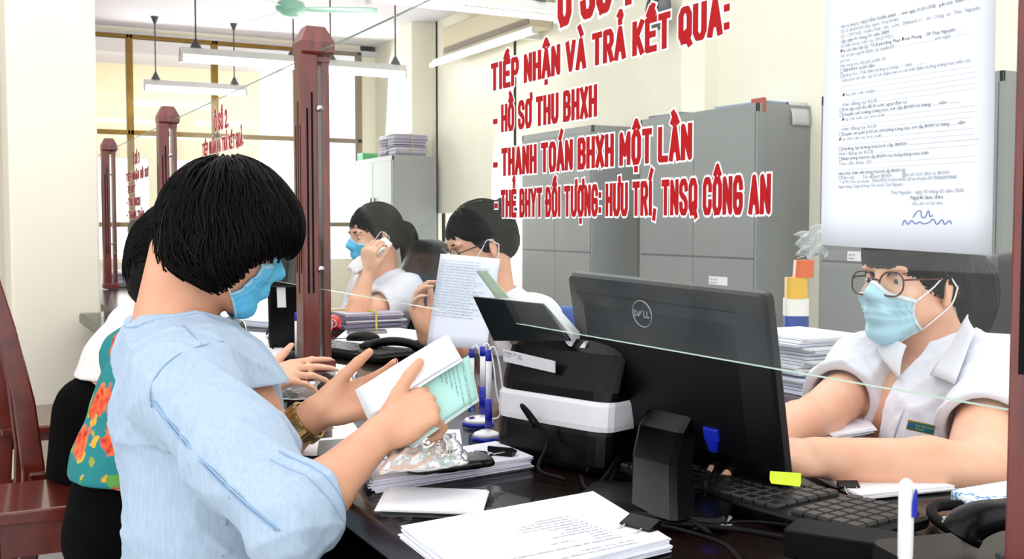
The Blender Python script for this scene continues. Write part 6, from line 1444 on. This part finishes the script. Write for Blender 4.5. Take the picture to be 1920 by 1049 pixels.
pile('paper_stack', 'sheets with blue edge behind the mask of the denim customer', 'papers', [dk(445, 610), dk(475, 598), dk(530, 604), dk(520, 616)], ZT+.0005, 6, .0035, jit=.01, mat=paper_b)
t = thing('plastic_sleeve', 'clear plastic document sleeve on the counter under the near wrist and post', 'plastic sleeve', dk(545, 740)); crumple('sleeve_film', [dk(488, 752), dk(520, 722), dk(600, 716), dk(596, 752)], ZT+.002, .008, clr, t, 12, 24)
ea = dk(585, 722); t = thing('silver_bolt', 'small shiny metal screw cap lying at the foot of the nearest full post', 'screw', ea); MB().lathe(ea, [(.009, 0), (.010, .004), (.006, .008), (.001, .009)], 16).build('cap', chrome, t, smooth=True)
# side desk with papers and bag behind the monitor
sd_ = W(1520, 715, 2.95); zs = sd_[2]
t = thing('side_desk', 'dark wooden side desk behind the large monitor holding piled papers', 'desk', (sd_[0], sd_[1], 0))
MB().bb((sd_[0]-.35, sd_[1]-.45, zs-.03), (sd_[0]+.35, sd_[1]+.35, zs)).build('desk_top', wood, t, bevel=.003)
for sx in (-.32, .30):
    for sy in (-.42, .30): MB().bb((sd_[0]+sx, sd_[1]+sy, 0), (sd_[0]+sx+.04, sd_[1]+sy+.04, zs-.03)).build('leg', wood, t)
pa_ = W(1500, 700, 2.85); bundle((pa_[0]+.01, pa_[1]+.02, zs+.0005), .22, .29, 18, 'tall untidy pile of white papers on the side desk', .008, 'desk piles', straps=False, jit=.02, pm=[paper_m, paper_b])
bb_ = W(1538, 655, 3.0); bz = zs+.146
t = thing('snack_bag', 'orange, white and blue striped bag standing behind the paper pile', 'bag', (bb_[0], bb_[1]+.1, zs)); o = V3(bb_[0], bb_[1]+.1, zs)
gg = lambda z0, z1, m_, nm, w0=.034, tl=0: MB().ring([[o+cdir(x+tl*0, 0, 0)*1.0*abs(x) if False else o+R_*(x*w_+tl*(z/.3))+F0*y*d_+V3(0, 0, z) for x, y in roundrect(2, 2, .5, 3)] for z, w_, d_ in ((z0, w0, .03), (z1, w0, .028))]).build(nm, m_, t, smooth=False)
gg(0.0005, .17, M('bag_blue', '#1d3f94', .4), 'blue_base'); gg(.17, .22, M('bag_white', '#e8e4dc', .4), 'white_band'); gg(.22, .28, M('bag_yellow', '#e0b030', .4), 'yellow_band', .030); gg(.28, .33, M('bag_orange', '#d8642a', .4), 'orange_top', .026, .02)
t = thing('hanging_sleeve', 'crumpled clear plastic sleeve stuck behind the glass left of the taped form', 'plastic sleeve', onX(1515, 460, GX+.006)); g = []
for v_ in np.linspace(0, 1, 14): g.append([onX(1488+52*u_, 440+45*v_-16*u_*(1-v_)-5*u_, GX+.008)+V3(.010*abs(math.sin(5*u_+7*v_)), 0, .002*math.sin(11*u_)) for u_ in np.linspace(0, 1, 14)])
MB().sheet(g).build('sleeve_film', clr, t, smooth=True, solid=.0006)
q = dk(632, 566)+V3(.1, .0, 0); q = V3(1.02, 3.35, ZT); t = thing('clear_bag', 'crumpled clear plastic bag on the counter in front of the clerk on the phone', 'plastic bag', q)
F = Field(q-V3(.12, .12, .01), q+V3(.12, .12, .20), .005); F.slab(q+V3(0, 0, .05), q+V3(0, 0, .12), .07, .05, .05, .03, (1, 0, 0), .02); F.warp(folds(21, .012, 60)); F.cut(q+V3(0, 0, .002), (0, 0, -1)); F.mesh('bag_film', clr, t)
# far counter clutter
for k, (x, y, w_, d_, n, lb) in enumerate(((1.0, 5.2, .22, .3, 8, 'pile of files on the far counter beside the pillar, nearer one'), (1.1, 6.0, .22, .3, 12, 'pile of files on the far counter beside the pillar, middle one'), (.95, 6.9, .22, .3, 9, 'farthest pile of files on the far counter'))):
    bundle((x, y, ZT+.0005), w_, d_, n, lb, .009, 'file piles on the far counter', straps=False)
m2 = thing('computer_monitor', 'small distant black monitor on the far counter between the posts', 'monitor', (1.02, 5.7, ZT)); q = V3(1.02, 5.7, ZT)
Rk2 = rotz(1.9)
MB().box(q+V3(0, 0, .24), (.42, .03, .26), Rk2).build('monitor_shell', black_pl, m2, bevel=.006); MB().box(q+V3(0, 0, .06), (.05, .03, .12), Rk2).build('stand_neck', black_pl, m2); MB().box(q+V3(0, 0, .006), (.2, .15, .011), Rk2).build('stand_base', black_pl, m2, bevel=.003)
MB().box(q+Rk2@V3(0, .0155, 0)+V3(0, 0, .24), (.39, .002, .23), Rk2).build('screen', M('lcd_screen', '#1b2733', .15), m2)

# ---- form taped on the glass
fc0 = V3(GX-.0032, .8475, 1.128); fw_, fh_ = .205, .292; exf, eyf = V3(0, -1, 0), V3(0, 0, 1)
t = thing('taped_form', 'large white application form taped to the glass above the right clerk', 'paper', fc0); sk_ = .0
PF = lambda u, v: fc0+exf*(u*fw_+.006*(1-v)*(u-.5))+eyf*(v*fh_-.006*u*(1-v))
MB().sheet([[PF(u, v)+V3(-.0007*math.sin(5*u+3*v)**2, 0, 0) for u in np.linspace(0, 1, 9)] for v in np.linspace(0, 1, 9)]).build('sheet', M('form_sheet', '#eaf0f6', .6), t, smooth=True, solid=.0005)
TX = [(.33, .96, 'CONG HOA XA HOI CHU NGHIA VIET NAM', 0, .42), (.42, .91, 'ĐƠN ĐỀ NGHỊ', 1, .2), (.27, .85, 'Kính gửi: Bảo hiểm xã hội', 0, .25)]
body_ = [('Họ và tên(1): NGUYỄN TUẤN ANH .... sinh ngày 01/01/1978   giới tính  NAM', .90), ('Số sổ BHXH/Số định danh: 1916103401', .45), ('Số  CMT/Hộ  chiếu/Thẻ  căn  cước  090664111  .do  Công  an  Thái  Nguyên', 1.0), ('cấp ngày 01 tháng 01 năm 2009', .38), ('Số điện thoại (nếu có): 0912777521.', .42), ('Địa chỉ liên hệ (2): Tổ 8 phường Phan Đình Phùng - TP Thái Nguyên .', .86), ('Họ và tên người được ủy quyền(3): ......................................... sinh ngày ...../...../......', .94), ('giới tính .........', .13), ('Nội dung yêu cầu giải quyết (4):', .36), ('   BHXH một lần', .24), ('   Lương hưu. Thời điểm hưởng từ tháng ...... năm ..............', .62), ('- Giải trình về việc nộp hồ sơ chậm hơn so với thời điểm hưởng lương hưu (nếu có):', .95), ('....................................................................................................', .98), ('....................................................................................................', .98), ('- Địa chỉ nơi nhận .................................................................................', .98), ('....................................................................................................', .98), ('- Nơi đăng ký KCB ..................................................................................', .98), ('   Trợ cấp một lần để đi nước ngoài định cư', .5), ('   Chuyển nơi hưởng lương hưu, trợ cấp BHXH từ tháng ...... năm ............', .86), ('- Địa chỉ nơi cư trú mới ...........................................................................', .98), ('....................................................................................................', .98), ('- Nơi đăng ký KCB ..................................................................................', .98), ('   Chuyển nơi quản lý hồ sơ chờ hưởng lương hưu, trợ cấp BHXH từ tháng ....... năm', .90), ('Địa chỉ nơi cư trú mới .............................................................................', .98), ('....................................................................................................', .98), ('   Hưởng lại lương hưu/trợ cấp BHXH ................................................................', .98), ('Nơi đăng ký KCB ....................................................................................', .98), ('   Nhận lương hưu/trợ cấp BHXH của những tháng chưa nhận', .66), ('Yêu cầu khác (5) ...................................................................................', .98), ('....................................................................................................', .98), ('Hình thức nhận tiền lương hưu/trợ cấp BHXH (6)', .52), ('   Tiền mặt        Tại cơ quan BHXH          Qua tổ chức dịch vụ BHXH', .80), ('  * ATM: Chủ tài khoản : NGUYỄN TUẤN ANH. Số tài khoản 041704060039068', .86), ('Ngân hàng Công thương, Chi nhánh Thái Nguyên', .50)]
rows = []; rb_ = []; yy = .765; bw = .168
boldrow = {0, 3, 5, 9, 17, 18, 22, 25, 27, 30}
boxes = []
def sq_box(x, y, s_=.0036):
    bm_ = MB(); boxes.append(bm_)
    for a, b in (((0, 0), (1, 0)), ((1, 0), (1, 1)), ((1, 1), (0, 1)), ((0, 1), (0, 0))):
        p = fc0+exf*(x+a[0]*s_)+eyf*(y+a[1]*s_); q_ = fc0+exf*(x+b[0]*s_)+eyf*(y+b[1]*s_); bm_.tube([p-V3(.0014, 0, 0), q_-V3(.0014, 0, 0)], .00022, 4)
for k, (s_, w_) in enumerate(body_):
    (rb_ if k in boldrow else rows).append((.022, yy*fh_, .0048, s_, w_*bw))
    if s_.startswith('   '): sq_box(.0225, yy*fh_-.0002)
    if k == 31: sq_box(.066, yy*fh_-.0002); sq_box(.106, yy*fh_-.0002)
    yy -= .0172 if k < 30 else .0155
rows += [(a*fw_, b*fh_, .0052, s_, w_*fw_) for a, b, s_, bo, w_ in TX]
rows += [(.092, .175*fh_, .005, 'Thái Nguyên , ngày 05 tháng 02 năm 2020', .085), (.118, .138*fh_, .0044, '(Ký, ghi rõ họ tên)', .036)]; rb_ += [(.116, .156*fh_, .0052, 'Người làm đơn', .038)]
fi = M('grey_form_print', '#8e959e', .8); fi2 = M('darker_form_print', '#5d646e', .8)
letters('form_print', rows, fc0-V3(.0010, 0, 0), exf, eyf, fi, t, lift=.0003); letters('bold_form_print', rb_, fc0-V3(.0010, 0, 0), exf, eyf, fi2, t, lift=.0003, bold=.0)
for bm_ in boxes: bm_.build('tick_box', fi, t)
for lo_, pts in ((0, [(.118, .125), (.122, .145), (.127, .150), (.128, .128), (.132, .125), (.136, .150), (.138, .128), (.141, .132)]), (1, [(.105, .095), (.108, .115), (.112, .098), (.116, .113), (.121, .100), (.126, .108), (.131, .100), (.137, .106), (.142, .118), (.146, .098), (.152, .116), (.155, .098), (.160, .112), (.163, .100)])):
    MB().tube(spline([fc0+exf*(x+.002)+eyf*(y*fh_*.86-.003)-V3(.0012, 0, 0) for x, y in pts], 6), .0004, 5).build('signature', blue_ink, t)
tp_ = M('clear_tape', '#dfe3e4', .2, alpha=.35)
tpe = MB().prism([fc0+exf*x+eyf*y-V3(.0012, 0, 0) for x, y in ((-.012, -.022), (.215, -.022), (.215, -.004), (-.012, -.004))], (-.0002, 0, 0)).build('tape_strip', clear('tape_film', gloss=.4, tint=(.97, .97, .97), haze=.02, rough=.1), t)
